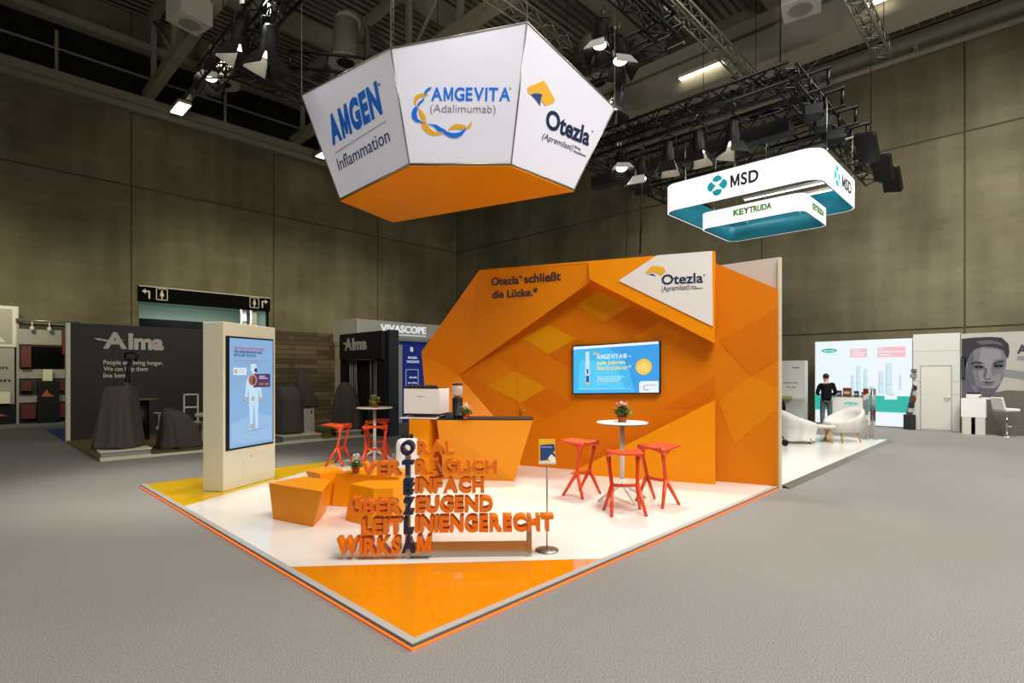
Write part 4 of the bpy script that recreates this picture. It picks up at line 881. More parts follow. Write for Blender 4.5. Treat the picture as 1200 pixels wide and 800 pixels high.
# hanging cable in front of the right wall
tag(MB().path([(10.4, 6.173, 6.081), (10.4, 6.194, 5.441), (10.2, 6.116, 4.346)], .02, 6).build('hanging_cable', 'black'), 'black cable hanging from the truss beside the faceted sign', 'cable')

# added spots without fixtures, brightening the tops of the three lettered faces
for p_, q_ in (((3.3, 8.6, 7.5), faces[0]), ((3.6, 4.7, 7.5), faces[1]), ((7.2, 4.5, 7.5), faces[2])):
    c_ = Vector(q_[0].location)+cen+Vector((0, 0, 1.0)); spot('sign_fill', p_, c_, 110, 75, 1, (1, 1, 1), .1)

# ================================================================== FURNITURE ON THE STAND
def make_stool():
    t = thing('bar_stool', (0, 0, 0), '', 'stool', 'red bar stools')
    b = MB(); N, K = 13, 9; top = []; bot = []
    for i in range(N):
        u_ = i/(N-1); x = -.19+.45*u_; wd = .215-.065*u_+.02*math.sin(PI*u_); R1, R2 = [], []
        for j in range(K):
            v_ = j/(K-1)*2-1; y = v_*wd
            zt_ = .765+.022*abs(v_)**2*(1-u_)-.012*math.sin(PI*u_)+.03*u_**1.5-.010*max(0, u_-.88)/.12
            zb_ = zt_-(.022+.085*math.exp(-((u_-.12)/.22)**2)*abs(v_)**1.5)
            R1.append(Vector((x, y, zt_))); R2.append(Vector((x, y, zb_)))
        top.append(R1); bot.append(R2)
    b.loft([t_+list(reversed(q_)) for t_, q_ in zip(top, bot)], True, True)
    b.build('seat', 'red', t)
    for s_ in (-1, 1):
        b = MB(); b.path([(-.13, s_*.192, .72), (-.115, s_*.182, .60), (-.06, s_*.165, .36), (-.055, s_*.163, .33)], [.036, .024, .025, .031], 8); b.build('upright', 'red', t)
        b = MB(); b.path([(-.055, s_*.163, .345), (.05, s_*.19, .17), (.15, s_*.215, 0)], [.028, .024, .02], 8); b.build('leg', 'red', t)
        b = MB(); b.path([(-.06, s_*.163, .345), (-.13, s_*.198, .17), (-.20, s_*.235, 0)], [.028, .024, .02], 8); b.build('leg', 'red', t)
    b = MB(); b.path([(-.06, -.163, .345), (-.08, -.08, .335), (-.085, 0, .332), (-.08, .08, .335), (-.06, .163, .345)], .022, 8); b.build('footrest', 'red', t)
    return t
st = make_stool()
def ang(dx, dy): return math.atan2(dy, dx)
R_, F_ = Vector((0.697, -0.717, 0.0)), Vector((0.717, 0.697, 0.0))      # right and forward of the visitor, used for headings
def head(r, f_): v = R_*r+F_*f_; return ang(v.x, v.y)
ST = [((6.33, 4.78, ZP), head(-1, .85), 'red bar stool between the brochure stand and the high table by the screen'),
      ((5.87, 3.72, ZP), head(.05, -1), 'red bar stool in front of the high table by the screen, nearest the platform edge'),
      ((6.66, 3.70, ZP), head(1, .65), 'red bar stool in front of the orange wedge, its seat tip towards the wall end'),
      ((5.16, 9.66, ZP), head(-1, .1), 'red bar stool seen side on behind the seat blocks'),
      ((5.45, 8.86, ZP), head(0, -1), 'red bar stool in front of the high table near the coffee counter'),
      ((6.2, 9.9, ZP), head(.1, 1), 'red bar stool behind the high table near the coffee counter')]
for i, (p, a, l) in enumerate(ST):
    if i == 0: st.location = p; st.rotation_euler = (0, 0, a); st['label'] = l
    else: dup(st, p, a, l)
def make_table(label):
    t = thing('high_table', (0, 0, 0), label, 'high table', 'white high tables')
    b = MB(); b.lathe((0, 0, 1.058), [(.335, 0), (.35, .004), (.35, .016), (.345, .02)], 40); b.build('tabletop', 'white', t)
    MB().lathe((0, 0, 1.048), [(.31, 0), (.34, .01)], 40).build('underside', 'black', t)
    MB().tube((0, 0, .24), (0, 0, 1.05), .032, 14).build('column', 'white', t)
    for a in (PI/4, 3*PI/4, 5*PI/4, 7*PI/4):
        c, s_ = math.cos(a), math.sin(a)
        b = MB(); b.path([(0, 0, .29), (c*.06, s_*.06, .20), (c*.37, s_*.37, .01)], [.032, .028, .018], 8); b.build('leg', 'white', t)
    return t
ta = make_table('white round high table in front of the screen with a flower pot'); ta.location = (6.47, 4.16, ZP); ta.rotation_euler = (0, 0, .3)
dup(ta, (5.85, 9.48, ZP), .2, 'white round high table near the coffee counter behind the seat blocks')
def plant(p, label, kind, s_=1.0, seed=1):
    rd = random.Random(seed); p = Vector(p)
    t = thing('potted_flower', tuple(p), label, 'potted flower', 'small flower pots')
    b = MB(); b.lathe(p, [(.045*s_, 0), (.06*s_, .03*s_), (.065*s_, .08*s_), (.058*s_, .11*s_), (.05*s_, .105*s_)], 18); b.build('pot', 'copper', t)
    def leaves(n, m, r0, z0, z1, sz, nm):
        b = MB()
        for k in range(n):
            a = rd.uniform(0, 2*PI); el = rd.uniform(.1, 1.3); R = r0*s_*rd.uniform(.4, 1)
            c = p+Vector((math.cos(a)*math.cos(el)*R, math.sin(a)*math.cos(el)*R, (z0+(z1-z0)*math.sin(el)*rd.uniform(.6, 1))*s_))
            d = Vector((math.cos(a), math.sin(a), rd.uniform(-.2, .9))).normalized(); sd = d.cross(Vector((0, 0, 1))).normalized()*sz*.45*s_; n_ = d.cross(sd).normalized()*.002
            L = sz*s_
            b.prism([c-d*L*.5, c+sd*.8-d*L*.1, c+sd*.6+d*L*.25, c+d*L*.5, c-sd*.6+d*L*.25, c-sd*.8-d*L*.1], n_)
        b.build(nm, m, t)
    leaves(70, 'limeleaf' if kind == 'lime' else 'leaf', .14, .08, .22, .075, 'foliage')
    leaves(26, 'leaf', .10, .08, .17, .07, 'foliage')
    leaves(34 if kind == 'white' else 16, 'pink' if kind == 'pink' else 'petal', .10, .17, .33 if kind == 'white' else .26, .06, 'blossom')
    return t
plant((6.47, 4.16, ZP+1.078), 'flower pot with pink blossoms on the high table before the screen', 'pink', 1.1, 1)
plant((5.85, 9.48, ZP+1.078), 'flower pot with lime leaves on the high table near the coffee counter', 'lime', 1.0, 2)
plant((3.7, 6.451, 0.5), 'flower pot with white blossoms on the wide orange seat block', 'white', .78, 3)
plant(vz((5.673, 6.527, 1.09), 1.08), 'flower pot with white blossoms on the reception counter beside the grinder', 'white', .8, 4)

# ================================================================== STANDS ALONG THE DOORWAY WALL
def drape(b, lv, n=72, seed=0):
    n = max(n, 40)*2; rd = random.Random(seed); ph = [rd.uniform(0, 6.28) for _ in range(8)]; rings = []
    lv2 = []
    for a_, e_ in zip(lv, lv[1:]):      # finer rings so that the folds flow down the cloth
        for q_ in range(3): lv2.append(tuple(x+(y-x)*q_/3 for x, y in zip(a_, e_)))
    lv2.append(lv[-1])
    for (z, cx_, cy_, rx, ry, ex, amp) in lv2:
        R = []
        for k in range(n):
            a = 2*PI*k/n; c, s_ = math.cos(a), math.sin(a); aa = a+.10*math.sin(3*z+ph[4])
            x = math.copysign(abs(c)**(2/ex), c)*rx; y = math.copysign(abs(s_)**(2/ex), s_)*ry
            rg = lambda f_, p_: (1-abs(math.sin(f_*aa/2+p_)))**1.5
            m_ = 1+amp*2.2*(rg(7, ph[0])*.9+rg(11, ph[1])*.6+math.sin(3*aa+ph[2])*.35-.45)
            R.append(Vector((cx_+x*m_, cy_+y*m_, z+(amp*.5*math.sin(5*a+ph[3]) if z == lv[0][0] and amp > .03 else 0))))
        rings.append(R)
    return b.loft(rings)
def rotated(mb, c, a):
    R = Matrix.Rotation(a, 3, 'Z'); c = Vector(c)
    mb.v = [c+R@(p-c) for p in mb.v]; return mb
# big charcoal exhibition wall
t = thing('exhibition_wall', (7.2, 18.3, 0), 'long charcoal exhibition wall with silver lettering beside the kiosk', 'exhibition wall')
aw = MB().bb(2.17, 6.62, 18.2, 18.35, 0.03, 3.13).build('panel', 'char', t)
MB().bb(2.08, 2.17, 18.19, 18.36, 0.0, 3.12).build('end_post', 'cream', t)
f = Fr((0, 18.2, 0), (1, 0, 0), (0, 0, 1))
f.text('lettering', 'A', 2.86, 3.40, 2.49, .42, 'silver', aw, .03, .02); f.text('lettering', 'lma', 3.43, 4.28, 2.49, .40, 'silver', aw, .045, .02)
flat('lettering', f.pts([(2.66, 2.74), (2.74, 2.70), (2.95, 2.66), (3.2, 2.68), (3.36, 2.73), (3.18, 2.71), (2.95, 2.71), (2.76, 2.75)]), 'silver', aw, f.n, .025)
for s_, x1, z in (('People are living longer.', 4.27, 2.045), ('We can help them', 3.89, 1.87), ('live better', 3.5, 1.69)): f.text('lettering', s_, 2.87, x1, z, .115, 'ivory_text', aw, .012, .004)
t = thing('stand_platform', (5, 16, 0), 'low wood-look platform in front of the charcoal wall and plank wall', 'platform')
MB().prism([(2.12, 18.2, .0), (2.12, 13.8, 0), (8.45, 13.8, 0), (8.45, 18.2, 0)], (0, 0, .045)).build('deck', 'woodfloor', t)
MB().bb(2.10, 8.45, 13.77, 13.8, 0, .05).build('front_edge', 'cream', t); MB().bb(2.09, 2.12, 13.77, 18.2, 0, .05).build('side_edge', 'woodfloor', t)
# plank wall
t = thing('plank_wall', (8, 18.3, 0), 'plank-clad brown exhibition wall behind the covered machines', 'exhibition wall')
MB().bb(6.63, 9.6, 18.2, 18.35, .045, 3.22).build('cladding', 'planks', t)
MB().bb(6.9, 7.9, 18.12, 18.2, .045, 3.16).build('raised_cladding', 'planks', t)
def podium(x0, x1, y0, y1, label):
    t = thing('podium', ((x0+x1)/2, (y0+y1)/2, .045), label, 'podium')
    MB().bb(x0, x1, y0, y1, .045, .17).build('base', 'grey', t); MB().bb(x0-.02, x1+.02, y0-.02, y1+.02, .17, .20).build('top', 'cream', t); MB().bb(x0-.02, x1+.02, y0-.035, y0-.02, .045, .07).build('foot_strip', 'cream', t)
podium(2.13, 3.0, 13.80, 14.9, 'low pale podium under the tall covered machine before the charcoal wall')
def covered(levels, label, seed, rot=0, c=None, extra=None):
    t = thing('covered_machine', (levels[0][1], levels[0][2], levels[0][0]), label, 'covered machine')
    b = MB(); drape(b, levels, 80, seed)
    if rot: rotated(b, (levels[0][1], levels[0][2], 0), rot)
    b.build('dust_cover', 'cloth', t)
    return t
c = (2.52, 14.34)
t = covered([(.20, c[0], c[1], .44, .42, 2.6, .06), (.45, c[0], c[1], .40, .38, 2.8, .055), (.85, c[0]+.01, c[1], .34, .33, 3, .045), (1.15, c[0]+.03, c[1], .31, .29, 3.2, .03), (1.40, c[0]+.05, c[1], .28, .26, 3.6, .015), (1.49, c[0]+.06, c[1], .26, .24, 3.6, .008), (1.52, c[0]+.06, c[1], .22, .20, 3, .0), (1.53, c[0]+.06, c[1], .1, .1, 2, 0)], 'tall machine under a grey dust cover with a dark arm rising behind it', 1, -.75)
b = MB(); b.path([(2.72, 14.72, 1.35), (2.76, 14.75, 1.62), (2.78, 14.76, 1.80), (2.80, 14.78, 2.0), (2.82, 14.8, 2.12)], [.06, .05, .05, .035, .03], 8); b.build('arm', 'black', t)
b = MB(); b.path([(2.82, 14.8, 2.1), (2.74, 14.86, 2.13), (2.74, 14.86, 2.24), (2.86, 14.78, 2.28), (2.95, 14.70, 2.2), (2.9, 14.74, 2.08)], .03, 8); b.build('arm_head', 'black', t)
b = MB(); drape(b, [(.3, 2.86, 14.62, .10, .12, 2, .05), (1.0, 2.82, 14.62, .12, .13, 2, .04), (1.4, 2.76, 14.62, .12, .12, 2, .02), (1.6, 2.72, 14.66, .05, .06, 2, 0)], 40, 4); b.build('cover_fold', 'cloth', t)
c = (3.8, 14.75)
t = covered([(.05, c[0], c[1], .46, .42, 2.6, .06), (.25, c[0], c[1], .42, .38, 2.8, .05), (.55, c[0]-.03, c[1], .35, .32, 3, .04), (.78, c[0]-.08, c[1]+.04, .28, .27, 3, .02), (.90, c[0]-.14, c[1]+.1, .18, .20, 3, .01), (.97, c[0]-.2, c[1]+.15, .07, .1, 2, 0)], 'low slanted machine under a grey dust cover before the charcoal wall', 5, .2)
b = MB(); b.tube((3.42, 15.05, .12), (3.46, 15.05, .86), .02, 6); b.tube((3.34, 15.1, .86), (3.56, 14.95, .85), .02, 6); b.ell((3.44, 15.0, .5), (.08, .08, .07), 10, 6); b.ell((3.40, 15.0, .14), (.08, .06, .07), 10, 6); b.build('handle_frame', 'silver', t)
# round dark table and pale furniture
t = thing('side_table', (3.52, 17.2, .045), 'dark round table with thin wooden top before the charcoal wall', 'table')
MB().lathe((3.52, 17.2, .045), [(.2, 0), (.18, 1.05)], 28).build('pedestal', 'black', t); MB().lathe((3.52, 17.2, 1.095), [(.40, 0), (.40, .03)], 32).build('tabletop', 'woodfloor', t)
t = thing('white_frame_chair', (4.45, 16.3, .045), 'chair with thin white square frame behind the pale table', 'chair')
b = MB()
for x in (4.30, 4.63): b.box((x, 16.3, .65), (.035, .035, 1.2))
b.box((4.465, 16.3, 1.24), (.36, .035, .035)); b.box((4.465, 16.3, .9), (.33, .03, .04)); b.build('back_frame', 'offwhite', t)
MB().box((4.465, 16.08, .5), (.36, .44, .05)).build('seat', 'offwhite', t)
b = MB()
for x in (4.31, 4.62): b.box((x, 15.88, .27), (.035, .035, .46))
b.build('front_frame', 'offwhite', t)
t = thing('treatment_table', (5.2, 15.4, .045), 'pale pointed treatment table half hidden by the kiosk', 'table')
b = MB(); b.prism([(4.32, 15.5, .68), (4.5, 15.25, .68), (6.0, 15.0, .68), (6.1, 15.7, .68), (4.6, 15.75, .68)], (0, 0, .1)); b.build('tabletop', 'pale', t, bevel=.03)
b = MB(); b.prism([(4.6, 15.35, .3), (5.9, 15.1, .3), (5.9, 15.6, .3), (4.7, 15.65, .3)], (0, 0, .38)); b.build('body', 'wood', t)
b = MB(); b.box((5.1, 15.4, .17), (.5, .4, .25)); b.build('base', 'black', t)
# covered machines before the plank wall
podium(5.9, 6.9, 13.85, 15.0, 'low pale podium under the covered machine beside the kiosk')
c = (6.3, 14.5)
covered([(.22, c[0], c[1], .36, .36, 3, .03), (.6, c[0], c[1], .35, .35, 3.4, .03), (1.0, c[0], c[1], .33, .33, 3.6, .02), (1.20, c[0]-.01, c[1], .31, .31, 4, .01), (1.24, c[0]-.02, c[1], .29, .29, 4, 0), (1.43, c[0]-.04, c[1]+.03, .24, .22, 4, 0), (1.45, c[0]-.04, c[1]+.03, .15, .12, 3, 0)], 'boxy machine under a grey dust cover right beside the kiosk', 8)
c = (7.1, 15.15)
t = covered([(.82, c[0]+.05, c[1], .30, .22, 3, .03), (1.05, c[0]+.02, c[1], .28, .22, 2.6, .04), (1.4, c[0]-.08, c[1], .22, .18, 2.4, .03), (1.7, c[0]-.13, c[1], .13, .13, 2.2, .02), (1.86, c[0]-.13, c[1], .05, .06, 2, 0)], 'tall thin machine with peaked grey cover and white lower body', 9)
b = MB(); b.prism([(c[0]-.2, c[1]-.2, .1), (c[0]+.18, c[1]-.2, .1), (c[0]+.15, c[1]-.2, .84), (c[0]-.14, c[1]-.2, .84)], (0, .38, 0)); b.build('body', 'offwhite', t, bevel=.02)
MB().box((c[0], c[1], .075), (.34, .36, .06)).build('base', 'black', t); MB().box((c[0]+.07, c[1]-.205, .7), (.04, .012, .08)).build('display', 'black', t)
c = (8.0, 14.45)
covered([(.10, c[0]+.02, c[1], .46, .40, 2.4, .06), (.5, c[0], c[1], .43, .38, 2.4, .06), (.85, c[0]-.03, c[1], .38, .35, 2.4, .05), (1.15, c[0]-.05, c[1], .31, .30, 2.4, .03), (1.38, c[0]-.1, c[1], .22, .22, 2.6, .02), (1.52, c[0]-.12, c[1], .12, .12, 2.4, 0), (1.55, c[0]-.12, c[1], .05, .05, 2, 0)], 'rounded machine under a folded grey dust cover before the black string curtain', 11, .5)
podium(7.45, 8.1, 13.85, 14.05, 'small low podium in front of the rounded covered machine')
# black portal with strings
t = thing('black_portal', (8.7, 14.6, 0), 'black portal stand with silver lettering and hanging string curtain', 'portal')
pf = MB().bb(8.52, 8.8, 13.45, 15.85, 2.22, 3.02).build('header', 'dark', t)
MB().bb(8.68, 9.0, 13.3, 13.42, 0, 3.05).build('side_panel', 'bluegrey', t)
MB().bb(8.9, 9.0, 13.42, 15.9, 0, 2.22).build('back_panel', 'dark', t); MB().bb(8.6, 9.0, 15.85, 15.95, 0, 3.0).build('side_panel', 'dark', t); MB().bb(8.6, 8.95, 13.42, 13.8, 0, 2.22).build('jamb', 'dark', t)
f = Fr((8.52, 15.85, 0), (0, -1, 0), (0, 0, 1))
f.text('lettering', 'A', .36, .76, 2.52, .34, 'silver', pf, .03, .02); f.text('lettering', 'lma', .8, 1.62, 2.52, .33, 'silver', pf, .045, .02)
flat('lettering', f.pts([(.24, 2.75), (.34, 2.70), (.55, 2.67), (.8, 2.70), (.55, 2.71), (.36, 2.75)]), 'silver', pf, f.n, .025)
b = MB(); rd = random.Random(5)
for k in range(16):
    y = 15.6-.5*rd.random() if k % 2 else 14.35-.5*rd.random(); x = 8.72+rd.uniform(-.03, .03); b.path([(x, y, 2.24), (x, y+rd.uniform(-.06, .06), 1.2), (x, y+rd.uniform(.0, .2), .12)], .011, 4)
o = b.build('string_curtain', 'silver', t); o['kind'] = 'stuff'
# white fascia stand
t = thing('fascia_stand', (11.5, 17, 0), 'pale stand with white outlined fascia lettering and blue panel', 'exhibition stand')
fa = MB().bb(9.49, 13.6, 16.5, 16.6, 3.08, 3.64).build('fascia', 'pale', t)
MB().bb(9.49, 9.6, 16.6, 18.1, 2.9, 3.66).build('fascia_return', 'cream', t)
f = Fr((0, 16.5, 0), (1, 0, 0), (0, 0, 1))
f.text('lettering', 'VIVASCOPE', 10.42, 12.36, 3.27, .24, E('viva_letters', (245, 248, 250), .8), fa, .015, .03)
flat('underline', f.rect(11.0, 12.36, 3.17, 3.195), E('viva_letters', (245, 248, 250), .8), fa, f.n, .01)
MB().bb(10.75, 11.45, 16.7, 16.8, 0, 2.85).build('front_panel', 'pale', t)
MB().bb(10.2, 13.6, 18.0, 18.1, 0, 3.6).build('back_panel', 'pale', t); MB().bb(10.0, 10.1, 16.6, 18.1, 0, 3.05).build('side_panel', 'cream', t)
bp_ = MB().bb(11.48, 13.2, 16.9, 16.95, 0, 3.0).build('blue_panel', 'bluebanner', t)
f = Fr((0, 16.9, 0), (1, 0, 0), (0, 0, 1))
for s_, x0, x1, z, h in (('B', 11.95, 12.08, 2.62, .16), ('IMAGING', 11.85, 12.25, 2.35, .08), ('EXCELLENCE', 11.8, 12.35, 2.2, .08), ('direkt', 11.9, 12.25, 1.62, .07), ('in vivo', 11.85, 12.25, 1.42, .07), ('live', 11.95, 12.2, 1.22, .06)): f.text('lettering', s_, x0, x1, z, h, E('viva_letters', (245, 248, 250), .8), bp_, .01, .004)
b = MB()
for r in ((11.75, 11.76, 1.05, 1.95), (12.3, 12.31, 1.05, 1.95), (11.75, 12.31, 1.94, 1.95)): b.prism(f.rect(*r), f.n*.004)
b.build('outline', E('viva_letters', (245, 248, 250), .8), bp_)
# far red and black shelf stand
t = thing('shelf_stand', (2.2, 26.4, 0), 'dark shelf stand with red boxes and blank screen near the concrete wall', 'exhibition stand')
f = Fr((0, 26.3, 0), (1, 0, 0), (0, 0, 1))
def pr(x0, x1, z0, z1, d=.08): return MB().prism(f.rect(x0, x1, z0, z1), f.n*d)
xa, xb = (1.688, 26.3, 1.414)[0], (3.378, 26.3, 1.39)[0]
MB().prism(f.rect(xa, xb, 0, 3.6), -f.n*.1).build('back_panel', 'char', t)
pr((1.62, 26.3, 1.415)[0], xa, 0, 3.75, .1).build('post', 'grey', t)
b = MB(); b.tube(f.p(xa-.1, 3.7, .3), f.p(xb, 3.7, .3), .05, 8); b.build('top_rail', 'alu', t)
for x in ((2.022, 26.3, 1.41)[0], (2.496, 26.3, 1.403)[0]): b = MB(); b.ell(f.p(x, 3.42, .35), (.07, .07, .09), 10, 6); b.tube(f.p(x, 3.5, .35), f.p(x, 3.7, .3), .02); b.build('rail_spot', 'offwhite', t)
pr((2.022, 26.3, 1.41)[0], (2.924, 26.3, 1.397)[0], 2.03, 2.78, .14).build('screen', 'scr_dark', t)
for p0_, p1_, z0, z1 in ((24, 35.5, 2.02, 2.75), (72, 80, 2.5, 3.4), (24, 36, 1.18, 1.52), (68, 74, 1.18, 1.52), (24, 41, .18, .68), (68, 86, .18, .68)): pr({24: 1.734, 35.5: 1.999, 72: 2.874, 80: 3.074, 36: 2.01, 68: 2.776, 74: 2.924, 41: 2.127, 86: 3.225}[p0_], {24: 1.734, 35.5: 1.999, 72: 2.874, 80: 3.074, 36: 2.01, 68: 2.776, 74: 2.924, 41: 2.127, 86: 3.225}[p1_], z0, z1, .3).build('red_box', 'redbox', t)
for z0, z1 in ((1.62, 1.95), (.75, 1.0), (2.85, 3.4)): pr(xa, xb, z0, z1, .06).build('shelf_back', 'grey', t)
ct = pr((2.174, 26.3, 1.408)[0], (2.776, 26.3, 1.399)[0], 0, 1.52, .4).build('counter', 'black', t)
ex = (2.46, 26.3, 1.403)[0]
flat('emblem', f.pts([(ex-.2, .96), (ex-.04, 1.22), (ex+.02, 1.08), (ex+.18, .96)]), E('emblem_orange', (200, 90, 40), .25), ct, f.n, .004, .4)
pr((2.316, 26.3, 1.406)[0], (2.58, 26.3, 1.402)[0], 1.53, 1.95, .35).build('literature_box', 'cream', t)
t = thing('overhead_sign', (.6, 25.9, 2.7), 'pale framed sign box above the poster at the far concrete wall', 'sign')
f = Fr((-.8, 26.2, 0), (1, 0, 0), (0, 0, 1)); xe = (1.688, 26.3, 2.945)[0]+.8
fp = MB().prism(f.rect(0, xe, 2.72, 4.2), -f.n*.12).build('frame', 'offwhite', t, bevel=.04)
flat('panel', f.rect(.1, xe-.18, 2.84, 4.08), 'grey', t, f.n, .01); flat('mark', f.pts([(xe-1.3, 2.9), (xe-.35, 2.9), (xe-.8, 3.5)]), 'offwhite', t, f.n, .004, .01)
t = thing('poster_wall', (.4, 26.2, 0), 'grey poster wall with dark headline under the framed sign box', 'poster wall')
pw = MB().prism(f.rect(0, xe-.12, 0, 2.7), -f.n*.1).build('panel', 'grey', t)
f.text('lettering', 'wissen', xe-1.2, xe-.3, 1.95, .13, 'black', pw, .02, .004); f.text('lettering', 'leben', xe-1.1, xe-.22, 1.5, .13, 'black', pw, .02, .004)
MB().prism(f.rect(xe-1.2, xe-.25, .75, 1.15), f.n*.3).build('leaflet_box', 'cream', t); MB().prism(f.rect(0, xe-.12, 0, .72), f.n*.02).build('plinth', 'black', t)
flat('emblem', f.pts([(xe-.75, .3), (xe-.6, .5), (xe-.55, .4), (xe-.3, .3)]), E('emblem_orange', (200, 90, 40), .35), t, f.n, .004, .021)
tag(MB().prism([(2.106, 22.971, 0.0), (2.663, 22.787, 0.0), (2.083, 17.822, 0.0)], (0, 0, .006)).build('carpet_tile', 'bluecarpet'), 'patch of blue carpet beside the charcoal wall end', 'carpet')

# ================================================================== WHITE STAND AND STANDS ALONG THE RIGHT WALL
t = thing('stand_platform', (13.2, 6.5, 0), 'white platform behind the orange wall with covered armchairs', 'platform')
MB().bb(9.1, 17.25, 2.92, 10, 0, .05).build('deck', 'white_floor', t); b = MB(); b.prism([(9.1, 2.92, .05), (9.1, 2.80, 0), (17.4, 2.80, 0), (17.25, 2.92, .05)], (0, .0, .001)); b.build('ramp_edge', 'grey_edge', t)
def armchair(c, rot, label, full=False, seed=0):
    t = thing('covered_armchair', tuple(c), label, 'armchair', 'sheet-covered armchairs')
    rd = random.Random(seed); ph = [rd.uniform(0, 6) for _ in range(4)]; N = 64
    back = lambda a: .5+.5*math.cos(a-PI)           # 1 at the back (-x), 0 at the front
    rings = []
    def ring(r, zf, amp=0):
        R = []
        for k in range(N):
            a = 2*PI*k/N; m_ = 1+amp*2*((1-abs(math.sin(4*a+ph[0])))**1.4+.6*(1-abs(math.sin(6.5*a+ph[1])))-.5)
            R.append(Vector((r*1.05*m_*math.cos(a)-.10*back(a)*(r > .3), r*m_*math.sin(a), zf(a)+amp*.25*math.sin(6*a+ph[2]))))
        rings.append(R)
    low = .06 if full else .26
    if full: ring(.40, lambda a: .08, .05)
    ring(.36, lambda a: low+.14*(0 if full else 1)*0+.0, .04); ring(.42, lambda a: .36+.06*back(a), .035); ring(.43, lambda a: .46+.22*back(a)**1.3, .025); ring(.41, lambda a: .50+.36*back(a)**1.2, .02)
    ring(.36, lambda a: .505+.37*back(a)**1.2, .015); ring(.32, lambda a: .48+.26*back(a)**1.5, .01); ring(.26, lambda a: .44+.08*back(a), .01); ring(.1, lambda a: .43, 0); ring(.02, lambda a: .43, 0)
    b = MB(); b.loft(rings); R = Matrix.Rotation(rot, 3, 'Z'); b.v = [Vector(c)+R@p for p in b.v]; b.build('sheet', 'sheet', t)
    for sx, sy in ((1, 1), (1, -1), (-1, 1), (-1, -1)):
        b = MB(); p0_ = Vector(c)+R@Vector((sx*.2, sy*.2, .34)); p1_ = Vector(c)+R@Vector((sx*.3, sy*.28, 0)); b.tube(p0_, p1_, .028, 8, .018); b.build('leg', 'wood', t)
    return t
armchair((16.0, 3.68, .05), head(-1, -.3), 'sheet-covered armchair with wooden legs standing alone near the leaflet rack', False, 2)
armchair((15.0, 4.45, .05), head(1, -.4), 'sheet-covered armchair nearest the orange wall end, with cloth hanging low', True, 6)
t = thing('covered_stool', (15.55, 4.0, .05), 'low white covered stool with pale wooden legs beside the orange wall end', 'stool')
b = MB(); b.lathe((15.55, 4.0, .42), [(.28, 0), (.3, .03), (.28, .06)], 24); b.build('seat', 'sheet', t)
for a in (0, 2.1, 4.2): b = MB(); b.tube((15.55+.15*math.cos(a), 4.0+.15*math.sin(a), .43), (15.55+.28*math.cos(a), 4.0+.28*math.sin(a), .05), .024); b.build('leg', 'wood', t)
# trolley wheel poking past the wall
wp = Vector((13.92, 4.402, 0.05))
t = thing('trolley', (wp.x, wp.y, .05), 'dark trolley with a caster peeping past the end of the orange wall', 'trolley')
R = Vector((0.697, -0.717, 0.0))
b = MB(); c0 = wp+Vector((0, 0, .085)); d_ = F_; rings = []
for s_ in (-.02, .02): rings.append([c0+d_*s_+(R*math.cos(2*PI*k/20)+Vector((0, 0, 1))*math.sin(2*PI*k/20))*.075 for k in range(20)])
b.loft(rings, True, False); b.build('caster', 'black', t)
b = MB(); b.tube(c0, c0-R*.05+Vector((0, 0, .14)), .012); b.tube(c0-R*.05+Vector((0, 0, .14)), c0-R*.5+Vector((0, 0, .14)), .015); b.tube(c0-R*.1+Vector((0, 0, .14)), c0-R*.1+Vector((0, 0, .95)), .015); b.build('frame', 'black', t)
MB().box(c0-R*.32+Vector((0, 0, .55)), (.3, .3, .7), .8).build('body', 'black', t)
# LED wall
LXW = 21.87
f = Fr((LXW, (21.87, 5.898, 1.812)[1], 0), (0, -1, 0), (0, 0, 1)); W = f.o.y-(21.87, 3.011, 1.811)[1]; LH = 2.95
t = thing('light_wall', (LXW, 4.4, 0), 'big glowing white product wall behind the man in the dark jacket', 'light wall')
MB().prism(f.rect(0, W, 0.02, LH), -f.n*.25).build('frame', 'white', t)
lw = MB().prism(f.rect(.02, W-.02, .04, LH-.02), f.n*.01).build('lit_fabric', E('wall_white', (234, 245, 250), 1.0), t)
def lf(pts, m, l=0): return flat('print', f.pts(pts), m, lw, f.n, .002, .01+l)
def rc(x0, x1, y0, y1): return [(x0*W, y0*LH), (x1*W, y0*LH), (x1*W, y1*LH), (x0*W, y1*LH)]
teal = E('wall_teal', (30, 190, 172), .9); pink = E('wall_pink', (244, 186, 190), 1.0); tube = E('wall_tube', (206, 228, 238), 1.0); tube2 = E('wall_tube_shade', (176, 208, 224), 1.0)
lf(rc(.0, 1, .17, .355), teal)
def logo_oval(f, x, y, rx, ry, par, off, white=True):
    flat('logo_oval', f.pts([(x+rx*math.cos(a)*(1 if abs(math.cos(a)) < .95 else 1.02), y+ry*math.sin(a)) for a in [2*PI*k/28 for k in range(28)]]), teal, par, f.n, .002, off)
    f.text('lettering', 'derm\u00e9a', x-rx*.7, x+rx*.7, y-ry*.4, ry*.8, E('wall_white', (234, 245, 250), 1.0), par, .01, .002, off+.002)
logo_oval(f, .16*W, .885*LH, .085*W, .026*LH, lw, .012)
lf(rc(.385, .56, .80, .90), pink); lf(rc(.665, .935, .795, .91), pink)
wt = E('wall_white', (234, 245, 250), 1.0)
for k, (x0, x1, y) in enumerate(((.41, .49, .872), (.41, .545, .845), (.41, .53, .818), (.68, .72, .882), (.68, .92, .85), (.68, .80, .815))): lf(rc(x0, x1, y, y+.012), wt, .002)
